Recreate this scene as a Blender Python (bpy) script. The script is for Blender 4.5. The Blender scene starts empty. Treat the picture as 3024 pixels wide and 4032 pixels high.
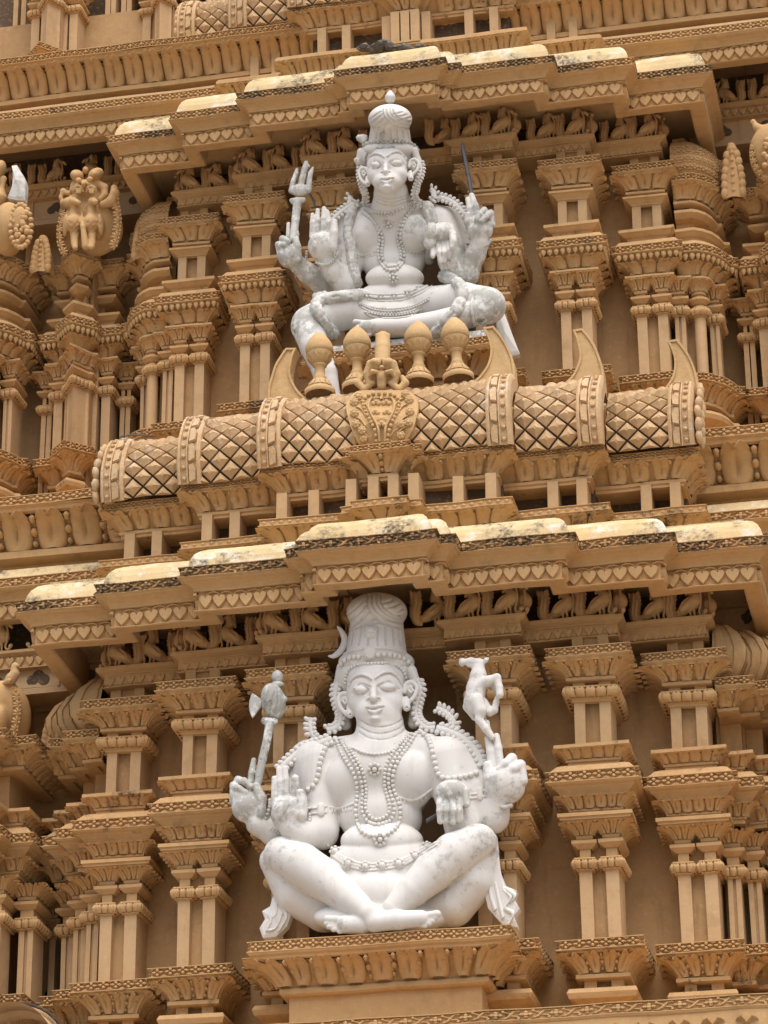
import bpy, math, random
import numpy as np
from mathutils import Vector, Matrix
random.seed(7); np.random.seed(7)
SC = bpy.context.scene
COL = SC.collection
R = math.radians

# ------------------------------------------------------------------ camera
F_PX, PSI, TH, RO = 11861.0, .20278, .43508, -.00781      # focal length in photo pixels, yaw, pitch, roll
def _cam():
    sp, cp, st, ct = math.sin(PSI), math.cos(PSI), math.sin(TH), math.cos(TH)
    d = np.array([-sp*ct, cp*ct, st]); r = np.array([cp, sp, 0.]); u = np.cross(r, d)
    c, s = math.cos(RO), math.sin(RO)
    return c*r+s*u, -s*r+c*u, d
CR, CU, CD = _cam()
CAMP = np.array([0, 0, 10.]) - CD*23.7
def ray(px, py):
    return CD + CR*((px-1512)/F_PX) - CU*((py-2016)/F_PX)
def at(px, py, Y):
    v = ray(px, py); return CAMP + v*((Y-CAMP[1])/v[1])
def make_camera():
    cd = bpy.data.cameras.new('camera'); o = bpy.data.objects.new('camera', cd); COL.objects.link(o)
    m = Matrix.Identity(4)
    for i in range(3):
        m[i][0], m[i][1], m[i][2], m[i][3] = CR[i], CU[i], -CD[i], CAMP[i]
    o.matrix_world = m
    cd.sensor_fit = 'HORIZONTAL'; cd.sensor_width = 36.0
    cd.lens = 36.0*F_PX/3024.0
    cd.clip_end = 2000
    SC.camera = o
make_camera()
X0 = .022

# ------------------------------------------------------------------ materials
def _nt(name):
    m = bpy.data.materials.new(name); m.use_nodes = True
    nt = m.node_tree; b = nt.nodes['Principled BSDF']
    return m, nt, b
def N(nt, t, **k):
    n = nt.nodes.new(t)
    for a, v in k.items():
        if a.startswith('i_'):
            n.inputs[a[2:].replace('_', ' ')].default_value = v
        else: setattr(n, a, v)
    return n
def noise(nt, co, scale, detail=4, rough=.55, stretch=None):
    if stretch:
        mp = N(nt, 'ShaderNodeMapping'); mp.inputs['Scale'].default_value = stretch
        nt.links.new(co, mp.inputs['Vector']); co = mp.outputs[0]
    n = N(nt, 'ShaderNodeTexNoise'); n.inputs['Scale'].default_value = scale
    n.inputs['Detail'].default_value = detail; n.inputs['Roughness'].default_value = rough
    nt.links.new(co, n.inputs['Vector']); return n.outputs[0]
def ramp(nt, fac, a, b, ca=(0,0,0,1), cb=(1,1,1,1)):
    r = N(nt, 'ShaderNodeValToRGB'); e = r.color_ramp.elements
    e[0].position, e[0].color = a, ca; e[1].position, e[1].color = b, cb
    nt.links.new(fac, r.inputs[0]); return r.outputs[0]
def mix(nt, fac, a, b, mode='MIX'):
    m = N(nt, 'ShaderNodeMix', data_type='RGBA', blend_type=mode)
    for sock, v in ((m.inputs['Factor'], fac), (m.inputs['A'], a), (m.inputs['B'], b)):
        if isinstance(v, bpy.types.NodeSocket): nt.links.new(v, sock)
        elif isinstance(v, (int, float)): sock.default_value = v
        else: sock.default_value = (*v, 1) if len(v) == 3 else v
    return m.outputs['Result']
def math_(nt, op, a, b=None):
    m = N(nt, 'ShaderNodeMath', operation=op)
    for i, v in enumerate((a, b)):
        if v is None: continue
        if isinstance(v, bpy.types.NodeSocket): nt.links.new(v, m.inputs[i])
        else: m.inputs[i].default_value = v
    return m.outputs[0]
def position(nt): return N(nt, 'ShaderNodeNewGeometry').outputs['Position']
def bump(nt, b, h, strength=.3, dist=.01):
    n = N(nt, 'ShaderNodeBump'); n.inputs['Strength'].default_value = strength; n.inputs['Distance'].default_value = dist
    nt.links.new(h, n.inputs['Height']); nt.links.new(n.outputs[0], b.inputs['Normal'])

def plaster(name, c1, c2, lichen=0., white=0., streak=.35, lichen_col=(.035,.033,.03), rough=.92, bmp=.35, pale=(.62,.5,.34)):
    m, nt, b = _nt(name); co = position(nt)
    c = mix(nt, ramp(nt, noise(nt, co, 1.3, 5), .3, .7), c1, c2)
    c = mix(nt, math_(nt, 'MULTIPLY', ramp(nt, noise(nt, co, .55, 8, .62), .52, .6), .35), c, tuple(x*y for x, y in zip(c2, (1.06, .93, .82))))
    c = mix(nt, math_(nt, 'MULTIPLY', ramp(nt, noise(nt, co, 2.4, 9, .7), .57, .66), .4), c, tuple(x*y for x, y in zip(c1, (.74, .72, .70))))
    c = mix(nt, math_(nt, 'MULTIPLY', ramp(nt, noise(nt, co, 9, 6, .65), .5, .75), .35), c, tuple(x*.62 for x in c1))
    c = mix(nt, math_(nt, 'MULTIPLY', ramp(nt, noise(nt, co, 26, 4, .6), .55, .8), .35), c, pale)
    if streak:   # rain streaks running down the paint
        s = ramp(nt, noise(nt, co, 7, 5, .6, (1, 1, .12)), .56, .78)
        c = mix(nt, math_(nt, 'MULTIPLY', s, streak), c, tuple(x*.35 for x in c1))
    if white:
        w = ramp(nt, noise(nt, co, 3.1, 9, .75), .60-.2*white, .72-.2*white)
        c = mix(nt, math_(nt, 'MULTIPLY', w, .75), c, (.74,.72,.66))
    if lichen:
        l = ramp(nt, noise(nt, co, 2.6, 9, .72), .66-.22*lichen, .74-.2*lichen)
        l2 = ramp(nt, noise(nt, co, 34, 3, .6), .3, .62)
        c = mix(nt, math_(nt, 'MULTIPLY', math_(nt, 'MULTIPLY', l, l2), .9), c, lichen_col)
    nt.links.new(c, b.inputs['Base Color'])
    b.inputs['Roughness'].default_value = rough
    b.inputs['Specular IOR Level'].default_value = .25
    h = math_(nt, 'ADD', noise(nt, co, 60, 5, .65), math_(nt, 'MULTIPLY', noise(nt, co, 11, 4, .6), 1.2))
    bump(nt, b, h, bmp, .012)
    return m
O1, O2 = (.50,.308,.138), (.565,.358,.170)
OCH = plaster('ochre_paint', O1, O2)
OCHP = plaster('ochre_paint_smooth', (.47,.305,.155), (.53,.35,.185), streak=.25, bmp=.2)
FRZ = plaster('ochre_frieze_lichen', O1, O2, lichen=1.12)
FRZL = plaster('ochre_frieze_worn', O1, O2, lichen=.42)
SLOPE = plaster('yellow_eave_slope', (.57,.42,.21), (.65,.51,.29), lichen=.7, white=.42, streak=.25, pale=(.72,.62,.44))
LAT = plaster('lattice_plaster', (.52,.34,.175), (.62,.44,.26), lichen=.2, white=.1, bmp=.6)
GRV = plaster('mossy_black_joint', (.05,.04,.03), (.09,.065,.045), streak=0)
DARK = plaster('shade_dark_recess', (.09,.06,.035), (.13,.085,.05), streak=.3)  # recess shade painted into the colour of backings, gaps and openings
WALLM = plaster('ochre_wall', (.39,.235,.108), (.47,.295,.14), streak=.65, bmp=.35)  # darker copy of the ochre, recess shade put into its colour
ROCK = plaster('black_bitumen', (.07,.062,.055), (.17,.15,.13), streak=0, bmp=1.)
HORN = plaster('ochre_horn', (.52,.335,.155), (.59,.40,.2), lichen=.16, streak=.15, bmp=.5)
def statue_mat(name, base=(.655,.632,.592), base2=(.715,.695,.66), wear_amt=1.0):
    m, nt, b = _nt(name); co = position(nt)
    c = mix(nt, ramp(nt, noise(nt, co, 2.2, 5), .35, .7), base, base2)
    c = mix(nt, math_(nt, 'MULTIPLY', ramp(nt, noise(nt, co, 7, 7, .68), .55, .78), .35), c, (.5,.46,.39))
    a = N(nt, 'ShaderNodeAttribute', attribute_name='wear').outputs['Fac']
    n1 = noise(nt, co, 12, 8, .72)
    grey = ramp(nt, math_(nt, 'ADD', n1, math_(nt, 'MULTIPLY', a, .32*wear_amt)), .6, .74)
    c = mix(nt, math_(nt, 'MULTIPLY', grey, .72), c, (.33,.335,.3))
    wh = ramp(nt, math_(nt, 'ADD', noise(nt, co, 9, 8, .7), math_(nt, 'MULTIPLY', a, .16)), .64, .72)
    c = mix(nt, math_(nt, 'MULTIPLY', wh, .75), c, (.8,.81,.79))
    blk = ramp(nt, math_(nt, 'ADD', noise(nt, co, 15, 9, .75), math_(nt, 'MULTIPLY', a, .2*wear_amt)), .74, .83)
    c = mix(nt, math_(nt, 'MULTIPLY', blk, .75), c, (.07,.068,.055))
    gr = N(nt, 'ShaderNodeAttribute', attribute_name='crease_shade_dirt').outputs['Fac']  # crease shade painted in together with dirt
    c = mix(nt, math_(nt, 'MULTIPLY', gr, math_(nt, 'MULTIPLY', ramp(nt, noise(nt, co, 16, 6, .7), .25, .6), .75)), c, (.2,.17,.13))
    dr = ramp(nt, noise(nt, co, 11, 6, .65, (1, 1, .1)), .56, .8)
    c = mix(nt, math_(nt, 'MULTIPLY', dr, .4), c, (.42,.38,.31))
    nt.links.new(c, b.inputs['Base Color']); b.inputs['Roughness'].default_value = .78
    b.inputs['Specular IOR Level'].default_value = .3
    h = math_(nt, 'ADD', noise(nt, co, 45, 5, .6), math_(nt, 'MULTIPLY', noise(nt, co, 160, 3, .6), .4))
    bump(nt, b, h, .16, .008)
    return m
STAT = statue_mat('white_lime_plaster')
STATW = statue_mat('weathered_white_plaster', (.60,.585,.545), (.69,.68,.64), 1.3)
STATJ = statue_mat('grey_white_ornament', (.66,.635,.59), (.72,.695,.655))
def simple(name, col, rough=.6, metal=0.):
    m, nt, b = _nt(name); co = position(nt)
    c = mix(nt, ramp(nt, noise(nt, co, 14, 6, .7), .4, .65), col, tuple(x*.55 for x in col))
    nt.links.new(c, b.inputs['Base Color']); b.inputs['Roughness'].default_value = rough; b.inputs['Metallic'].default_value = metal
    bump(nt, b, noise(nt, co, 80, 4, .6), .3, .004)
    return m
IRON = simple('rusty_iron', (.12,.115,.12), .6, .3)

# ------------------------------------------------------------------ mesh builder
class MB:
    def __init__(s): s.V = []; s.F = []; s.n = 0
    def add(s, V, faces, smooth=False, mat=0):
        V = np.asarray(V, float)
        if len(V) == 0: return
        s.V.append(V)
        if not isinstance(faces, list) or (faces and not isinstance(faces[0], np.ndarray)):
            by = {}
            for f in faces: by.setdefault(len(f), []).append(f)
            faces = [np.array(v) for v in by.values()]
        for f in faces:
            if len(f): s.F.append((f+s.n, smooth, mat))
        s.n += len(V)
    def box(s, x0, x1, y0, y1, z0, z1, mat=0):
        v = [(x, y, z) for z in (z0, z1) for y in (y0, y1) for x in (x0, x1)]
        s.add(v, [(0,2,3,1),(4,5,7,6),(0,1,5,4),(2,6,7,3),(0,4,6,2),(1,3,7,5)], mat=mat)
    def strip(s, rings, closed=False, smooth=False, mat=0, cap0=False, cap1=False):
        rings = np.asarray(rings, float); m, n = rings.shape[:2]
        idx = np.arange(m*n).reshape(m, n)
        if closed: idx = np.concatenate([idx, idx[:, :1]], 1)
        q = np.stack([idx[:-1, :-1], idx[:-1, 1:], idx[1:, 1:], idx[1:, :-1]], -1).reshape(-1, 4)
        fs = [q]
        if cap0: fs.append(np.arange(n)[::-1].reshape(1, n))
        if cap1: fs.append((np.arange(n)+(m-1)*n).reshape(1, n))
        s.add(rings.reshape(-1, 3), fs, smooth, mat)
    def inst(s, tmpl, mats4, smooth=None):
        """tmpl=(V, [face arrays], smooth); mats4: (k,3,4) affine"""
        V, fs, sm = tmpl
        M = np.asarray(mats4, float)
        if len(M) == 0: return
        W = np.einsum('kij,nj->kni', M[:, :, :3], V)+M[:, None, :, 3]
        k, n = W.shape[:2]
        offs = (np.arange(k)*n)
        s.add(W.reshape(-1, 3), [(f[None]+offs[:, None, None]).reshape(-1, f.shape[1]) for f in fs], sm if smooth is None else smooth)
    def build(s, name, mat, parent=None, jit=.0035, mesh_only=False, auto=None):
        V = np.concatenate(s.V) if s.V else np.zeros((0, 3))
        if jit:
            p = V
            j = np.stack([np.sin(p[:, (i+1) % 3]*7.3+p[:, (i+2) % 3]*5.1+i)+np.sin(p[:, i]*3.7+p[:, (i+1) % 3]*13.7+2*i)*.6+np.sin(p[:, i]*23+p[:, (i+2) % 3]*29.1)*.35 for i in range(3)], 1)
            V = V+j*jit
        me = bpy.data.meshes.new(name)
        me.vertices.add(len(V)); me.vertices.foreach_set('co', V.astype(np.float32).ravel())
        lv = np.concatenate([f.ravel() for f, _, _ in s.F]); tot = np.concatenate([np.full(len(f), f.shape[1]) for f, _, _ in s.F])
        sm = np.concatenate([np.full(len(f), bool(q)) for f, q, _ in s.F]); mi = np.concatenate([np.full(len(f), q) for f, _, q in s.F])
        me.loops.add(len(lv)); me.polygons.add(len(tot))
        me.loops.foreach_set('vertex_index', lv.astype(np.int32))
        me.polygons.foreach_set('loop_start', np.concatenate([[0], np.cumsum(tot)[:-1]]).astype(np.int32))
        me.polygons.foreach_set('use_smooth', sm); me.polygons.foreach_set('material_index', mi.astype(np.int32))
        me.update(calc_edges=True)
        for q in (mat if isinstance(mat, (list, tuple)) else [mat]): me.materials.append(q)
        if mesh_only: return me
        o = bpy.data.objects.new(name, me); COL.objects.link(o)
        if parent: o.parent = parent
        return o

def tag(o, label=None, cat=None, group=None, kind=None):
    if label: o['label'] = label
    if cat: o['category'] = cat
    if group: o['group'] = group
    if kind: o['kind'] = kind
    return o
def empty(name, loc=(0, 0, 0)):
    o = bpy.data.objects.new(name, None); COL.objects.link(o); o.location = loc; return o
def dup(o, parent=None, loc=None, sx=None):
    c = o.copy(); COL.objects.link(c)
    if parent is not None: c.parent = parent
    if loc is not None: c.location = loc
    for ch in list(o.children):
        d = ch.copy(); COL.objects.link(d); d.parent = c
        for g in ch.children:
            e = g.copy(); COL.objects.link(e); e.parent = d
    return c

# ------------------------------------------------------------------ mouldings
def offp(path, o):
    P = np.asarray(path, float); T = P[1:]-P[:-1]; T = T/np.linalg.norm(T, axis=1)[:, None]
    Nn = np.stack([T[:, 1], -T[:, 0]], 1)
    out = np.empty_like(P); out[0] = P[0]+o*Nn[0]; out[-1] = P[-1]+o*Nn[-1]
    for i in range(1, len(P)-1):
        b = Nn[i-1]+Nn[i]; d = 1+Nn[i-1].dot(Nn[i]); out[i] = P[i]+o*b/max(d, .25)
    return out
def sweep(mb, path, prof, mat=0, sub=.3, smooth=False, top=False):
    P = np.asarray(path, float); L = np.linalg.norm(P[1:]-P[:-1], axis=1)
    ns = [max(1, int(math.ceil(l/sub))) for l in L]
    rings = []
    for o, z in prof:
        q = offp(path, o); pts = [q[0]]
        for i, n in enumerate(ns):
            for k in range(1, n+1): pts.append(q[i]+(q[i+1]-q[i])*k/n)
        pts = np.array(pts); rings.append(np.c_[pts, np.full(len(pts), z)])
    mb.strip(rings, mat=mat, smooth=smooth)
def frames(path, off, z, pitch, h, d, minlen=.6, segs=None, trim=0.):
    """affine frames for ornaments running along a vertical band"""
    q = offp(path, off); out = []
    for i in range(len(q)-1):
        if segs is not None and i not in segs: continue
        a, b = q[i], q[i+1]; L = np.linalg.norm(b-a)
        if L < pitch*minlen: continue
        t = (b-a)/L; n = np.array([t[1], -t[0]])
        if n[1] > .5: continue
        L2 = L-2*trim; k = max(1, int(round(L2/pitch))); w = L2/k
        for j in range(k):
            c = a+t*(trim+(j+.5)*w)
            out.append([[t[0]*w, 0, n[0]*d, c[0]], [t[1]*w, 0, n[1]*d, c[1]], [0, h, 0, z]])
    return np.array(out) if out else np.zeros((0, 3, 4))
def poly_t(poly, z0=0., z1=1., inset=.0, dome=0., smooth=False):
    """extruded outline; the cap is shrunk by inset and may carry a raised centre"""
    p = np.asarray(poly, float); n = len(p); c = p.mean(0)
    top = c+(p-c)*(1-inset)
    V = np.r_[np.c_[p, np.full(n, z0)], np.c_[top, np.full(n, z1)]]
    i = np.arange(n); j = (i+1) % n
    side = np.stack([i, j, j+n, i+n], 1)
    if dome:
        V = np.r_[V, [[c[0], c[1], z1+dome]]]
        return V, [side, np.stack([i+n, j+n, np.full(n, 2*n)], 1)], smooth
    return V, [side, (i+n).reshape(1, n)], smooth
def join_t(ts):
    V, F, o = [], [], 0
    for t in ts:
        V.append(t[0]); F += [f+o for f in t[1]]; o += len(t[0])
    return np.concatenate(V), F, ts[0][2]
def xf(t, sx=1, sy=1, sz=1, dx=0, dy=0, dz=0, rot=0):
    c, s = math.cos(rot), math.sin(rot); V = t[0]*[sx, sy, sz]
    V = np.c_[V[:, 0]*c-V[:, 1]*s+dx, V[:, 0]*s+V[:, 1]*c+dy, V[:, 2]+dz]
    return V, t[1], t[2]
def ngon(k, rx=.5, ry=.5, ph=0.): return [(rx*math.cos(2*math.pi*i/k+ph), ry*math.sin(2*math.pi*i/k+ph)) for i in range(k)]
def tubepath(pts, rad, k=6, flat=1.):
    """ribbon-tube in the xy plane for relief work: returns template"""
    P = np.asarray(pts, float); n = len(P); T = np.gradient(P, axis=0); T /= np.linalg.norm(T, axis=1)[:, None]+1e-9
    Nn = np.stack([-T[:, 1], T[:, 0]], 1); rad = np.broadcast_to(rad, n)
    prof = [(-1, 0), (-.75, .8), (0, 1), (.75, .8), (1, 0)]
    V = []
    for i in range(n):
        for a, b in prof: V.append((*(P[i]+Nn[i]*a*rad[i]), b))
    m = len(prof); idx = np.arange(n*m).reshape(n, m)
    q = np.stack([idx[:-1, :-1], idx[1:, :-1], idx[1:, 1:], idx[:-1, 1:]], -1).reshape(-1, 4)
    return np.array(V), [q], False
def arc(cx, cy, rx, ry, a0, a1, n=7):
    return [(cx+rx*math.cos(a0+(a1-a0)*i/(n-1)), cy+ry*math.sin(a0+(a1-a0)*i/(n-1))) for i in range(n)]

_h = [(0,-.5),(.14,-.36),(.31,-.17),(.40,.0),(.40,.13),(.31,.24),(.18,.27),(.06,.20),(0,.10)]
_h = _h+[(-x, y) for x, y in _h[-2:0:-1]]
T_HEART = join_t([poly_t([(x*1.2, y*1.06-.0) for x, y in _h], 0, 1, .09, .2)] + [xf(tubepath(arc(.5, .16, .47, .29, math.pi*.98, math.pi*.02, 9), .05), 1, 1, .9)] )
T_HEART2 = poly_t([(x*1.0, y*1.2+.06) for x, y in _h], 0, 1, .08, .2)
_pet = lambda r: poly_t([(0, .04), (.13, .17), (.15, .33), (0, .47), (-.15, .33), (-.13, .17)], 0, 1, .22, .15)
T_FLOWER = join_t([xf(_pet(0), rot=k*math.pi/2) for k in range(4)] + [poly_t([(.5,.0),(.40,.11),(.30,.0),(.40,-.11)],0,.9,.2), poly_t([(-.5,.0),(-.30,.0),(-.40,.11)][::-1],0,.9,.2)]
     + [poly_t([(sx*.5, sy*.5), (sx*.5, sy*.24), (sx*.2, sy*.5)][::(1 if sx*sy < 0 else -1)], 0, .8, .15) for sx in (-1, 1) for sy in (-1, 1)])
T_DIAM = poly_t([(.36,0),(0,.46),(-.36,0),(0,-.46)], 0, .35, .12, .75)
def _leaf(n=4, w=.22): 
    r = [(0, -.5)]
    for i in range(n):
        y = -.42+.8*i/n; r += [(w*(1.05-.5*abs(i-1.2)/n), y+.1), (w*.62, y+.2)]
    r.append((0, .5)); return r+[(-x, y) for x, y in r[-2:0:-1]]
T_LEAF = poly_t(_leaf(), 0, .7, .2, .4)
T_VINE = join_t([xf(_pet(0), .55, .85, 1, dx=-.3, rot=0), xf(_pet(0), .85, .55, 1, dx=-.3, rot=math.pi/2), xf(_pet(0), .55, .85, 1, dx=-.3, rot=math.pi), xf(_pet(0), .85, .55, 1, dx=-.3, rot=-math.pi/2),
     poly_t([(x*.1-.3, y*.17) for x, y in ngon(7, 1, 1)], 0, 1.3, .2),
     tubepath([(-.14,-.34),(-.02,-.36),(.1,-.2),(.2,.05),(.3,.3),(.44,.36),(.5,.28)], [.05,.06,.07,.07,.06,.06,.04]),
     xf(T_LEAF, .42, .5, 1, dx=.05, dy=.2, rot=.75), xf(T_LEAF, .4, .5, 1, dx=.36, dy=-.16, rot=-2.2),
     poly_t([(x*.07+.46, y*.12-.34) for x, y in ngon(6, 1, 1)], 0, 1, .2), poly_t([(x*.07-.06, y*.12+.36) for x, y in ngon(6, 1, 1)], 0, 1, .2)])
def lathe_t(prof, k=8, flat=False):
    """prof (r,z) -> template about z"""
    V = []; n = len(prof)
    for r, z in prof:
        for i in range(k): V.append((r*math.cos(2*math.pi*i/k), r*math.sin(2*math.pi*i/k), z))
    idx = np.arange(n*k).reshape(n, k); idx = np.c_[idx, idx[:, :1]]
    return np.array(V), [np.stack([idx[:-1, :-1], idx[:-1, 1:], idx[1:, 1:], idx[1:, :-1]], -1).reshape(-1, 4)], True
# a hanging bead with a drop, template axes x along, y up, z out
_b = lathe_t([(.0,-.62),(.1,-.5),(.33,-.28),(.47,0),(.42,.25),(.25,.43),(0,.5)], 8)
T_BEAD = (np.c_[_b[0][:, 0], _b[0][:, 2], _b[0][:, 1]], [f[:, ::-1] for f in _b[1]], True)
_s = lathe_t([(0,-.5),(.3,-.4),(.5,0),(.3,.4),(0,.5)], 7)
T_BALL = (np.c_[_s[0][:, 0], _s[0][:, 2], _s[0][:, 1]], [f[:, ::-1] for f in _s[1]], True)

def prof_at(prof, s):
    P = np.asarray(prof, float); d = np.r_[0, np.cumsum(np.linalg.norm(P[1:]-P[:-1], axis=1))]; d /= d[-1]
    return np.interp(s, d, P[:, 0]), np.interp(s, d, P[:, 1])
def petals(mb, path, prof, pitch, depth, kind='groove', minlen=.55, lip=1.25, corner=True, mat=0):
    """a row of lotus petals lying on the cyma given by prof (bottom to top)"""
    ss = np.array([0, .05, .13, .26, .42, .56, .7, .82, .92, .97, 1., 1.]); us = np.array([-.5, -.46, -.36, -.2, -.07, 0, .07, .2, .36, .46, .5])
    offs, zs = prof_at(prof, ss); depth *= 1.45
    Q = [offp(path, o) for o in offs]
    zr = zs[-1]-zs[0]
    top = Q[-1]
    for i in range(len(top)-1):
        t = top[i+1]-top[i]; L = np.linalg.norm(t)
        if L < pitch*minlen: continue
        t = t/L; n = np.array([t[1], -t[0]])
        if n[1] > .5: continue
        k = max(1, int(round(L/pitch)))
        slots = []
        if kind == 'bead':
            wb = .3; tot = k*(1+wb); x = 0
            for j in range(k):
                slots.append(('p', (x+.5)/tot, 1/tot)); x += 1
                if j < k-1: slots.append(('b', (x+wb/2)/tot, wb/tot)); x += wb
                else: x += wb
            sh = wb/2/tot; slots = [(a, b+sh, c) for a, b, c in slots]
        else: slots = [('p', (j+.5)/k, 1./k) for j in range(k)]
        for ty, fc, fw in slots:
            if ty == 'b':
                for s0, r in ((.85, .46), (.5, .52), (.18, .36)):
                    o, z = prof_at(prof, s0); q = offp(path, float(o)); c = q[i]+(q[i+1]-q[i])*fc
                    rr = r*fw*L
                    mb.inst(T_BALL, [[[t[0]*rr*2, 0, n[0]*depth*2.6, c[0]], [t[1]*rr*2, 0, n[1]*depth*2.6, c[1]], [0, rr*2, 0, float(z)]]])
                continue
            G = np.zeros((len(ss), len(us), 3))
            for a, s in enumerate(ss):
                w0 = 1.1 if kind == 'bead' else .96; wid = w0 if s < .85 else w0-.08*((s-.85)/.15)**2
                if s < .34: wid *= .58+.42*math.sqrt(max(0, 1-((.34-s)/.34)**2))
                al = (fc+us*wid*fw)*L; W = min(L*.5, 1.7*pitch)
                sl = max(0, (Q[a][i]-top[i]).dot(t)); sr = max(0, (top[i+1]-Q[a][i+1]).dot(t))
                al = al+sl*np.clip(1-al/W, 0, 1)-sr*np.clip(1-(L-al)/W, 0, 1)
                p = Q[a][i][None]+t[None]*(al-(Q[a][i]-top[i]).dot(t))[:, None]
                dd = depth*np.sqrt(np.clip(1-np.abs(2*us)**2.6, 0, 1))
                if s > .5: dd = dd+depth*lip*((s-.5)/.5)**2*(1-np.abs(2*us)**4)
                z = np.full(len(us), zs[a])
                if s > .9: z = z+zr*(-.2*np.exp(-(us/.1)**2)-.16*(np.abs(2*us)**4))
                if kind in ('groove', 'bead') and .2 < s < .8:
                    g = math.sin((s-.2)/.6*math.pi)**.7; dd = dd-1.1*depth*np.exp(-(us/(.022+.035*g))**2)*g
                if kind == 'plain' and s > .55: pass
                dd[0] = dd[-1] = -.008
                if a == len(ss)-1: dd = dd*0-.03; z = z+zr*.03
                p = p+n[None]*dd[:, None]
                G[a, :, :2] = p; G[a, :, 2] = z
            mb.strip(G, smooth=True, mat=mat)
        if corner and i < len(top)-2:      # a big corner petal wrapping the convex angle
            t2 = top[i+2]-top[i+1]; l2 = np.linalg.norm(t2); t2 = t2/l2; n2 = np.array([t2[1], -t2[0]])
            if t[0]*t2[1]-t[1]*t2[0] > .3 and l2 > pitch*.3:
                bis = (n+n2)/np.linalg.norm(n+n2)
                G = np.zeros((len(ss), 7, 3))
                for a, s in enumerate(ss):
                    e = depth*(.4+(lip*1.2*((s-.6)/.4)**2 if s > .6 else 0)); w = pitch*.42*(1 if s < .85 else 1-.5*(s-.85)/.15)*(.6+.4*min(1, s/.3))
                    c = Q[a][i+1]
                    if a == len(ss)-1: e = -.03
                    for b, (d1, d2, ee) in enumerate(((1, 0, -.004), (.95, 0, e), (.4, 0, e*1.1), (0, 0, e*1.3), (0, .4, e*1.1), (0, .95, e), (0, 1, -.004))):
                        nn = n if d1 else (n2 if d2 else bis)
                        p = c-t*w*d1+t2*w*d2+nn*ee
                        G[a, b] = (p[0], p[1], zs[a]-(.12*zr if s > .9 and b in (0, 1, 5, 6) else 0))
                mb.strip(G, smooth=False, mat=mat)
# ------------------------------------------------------------------ the tower, storey by storey (storey units: z 6.44 is the pilaster base)
STO = {1: (1., 0., 6.44), 2: (.9, .98, 11.643), 3: (.81, 1.862, 16.32)}
def put(o, k, loc=(0, 0, 0), mirror=False):
    s, y, z = STO[k]
    o.location = (X0+s*loc[0], y+s*loc[1], z-6.44*s+s*loc[2]); o.scale = (-s if mirror else s, s, s); return o
TOWER = tag(empty('temple_tower', (0, 0, 0)), 'ochre painted temple tower carved with pilasters, eaves, birds and lotus mouldings', 'tower')

def band(mb, path, off, z0, z1, pitch, tm, d=.02, minlen=.6, trim=.0, rail=.007):
    sweep(mb, path, [(off-.004, z0), (off, z0+.001), (off, z0+rail), (off-d, z0+rail+.001), (off-d, z1-rail-.001), (off, z1-rail), (off, z1-.001), (off-.05, z1)])
    fr = frames(path, off-d-.002, (z0+z1)/2, pitch, (z1-z0-2*rail)*1.02, d+.001, minlen, trim=trim)
    mb.inst(tm, fr)
    # solid corner blocks
    q = offp(path, off-d*.35)
def lotus(mb, path, prof, pitch, depth, kind, mat=0, **k):
    if k.get('lip', 1) > .5:      # a hollow cyma, steep at the foot and flaring at the lip
        (o0, z0), (o1, z1) = prof[0], prof[-1]
        prof = [(o0+(o1-o0)*t**1.7, z0+(z1-z0)*t) for t in np.linspace(0, 1, 8)]
    sweep(mb, path, [(o-depth*1.0, z) for o, z in prof], mat=mat)
    petals(mb, path, prof, pitch, depth, kind, mat=mat, **k)
def rect(w, y0, y1, xc=0.): return [(xc-w, y1), (xc-w, y0), (xc+w, y0), (xc+w, y1)]

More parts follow.
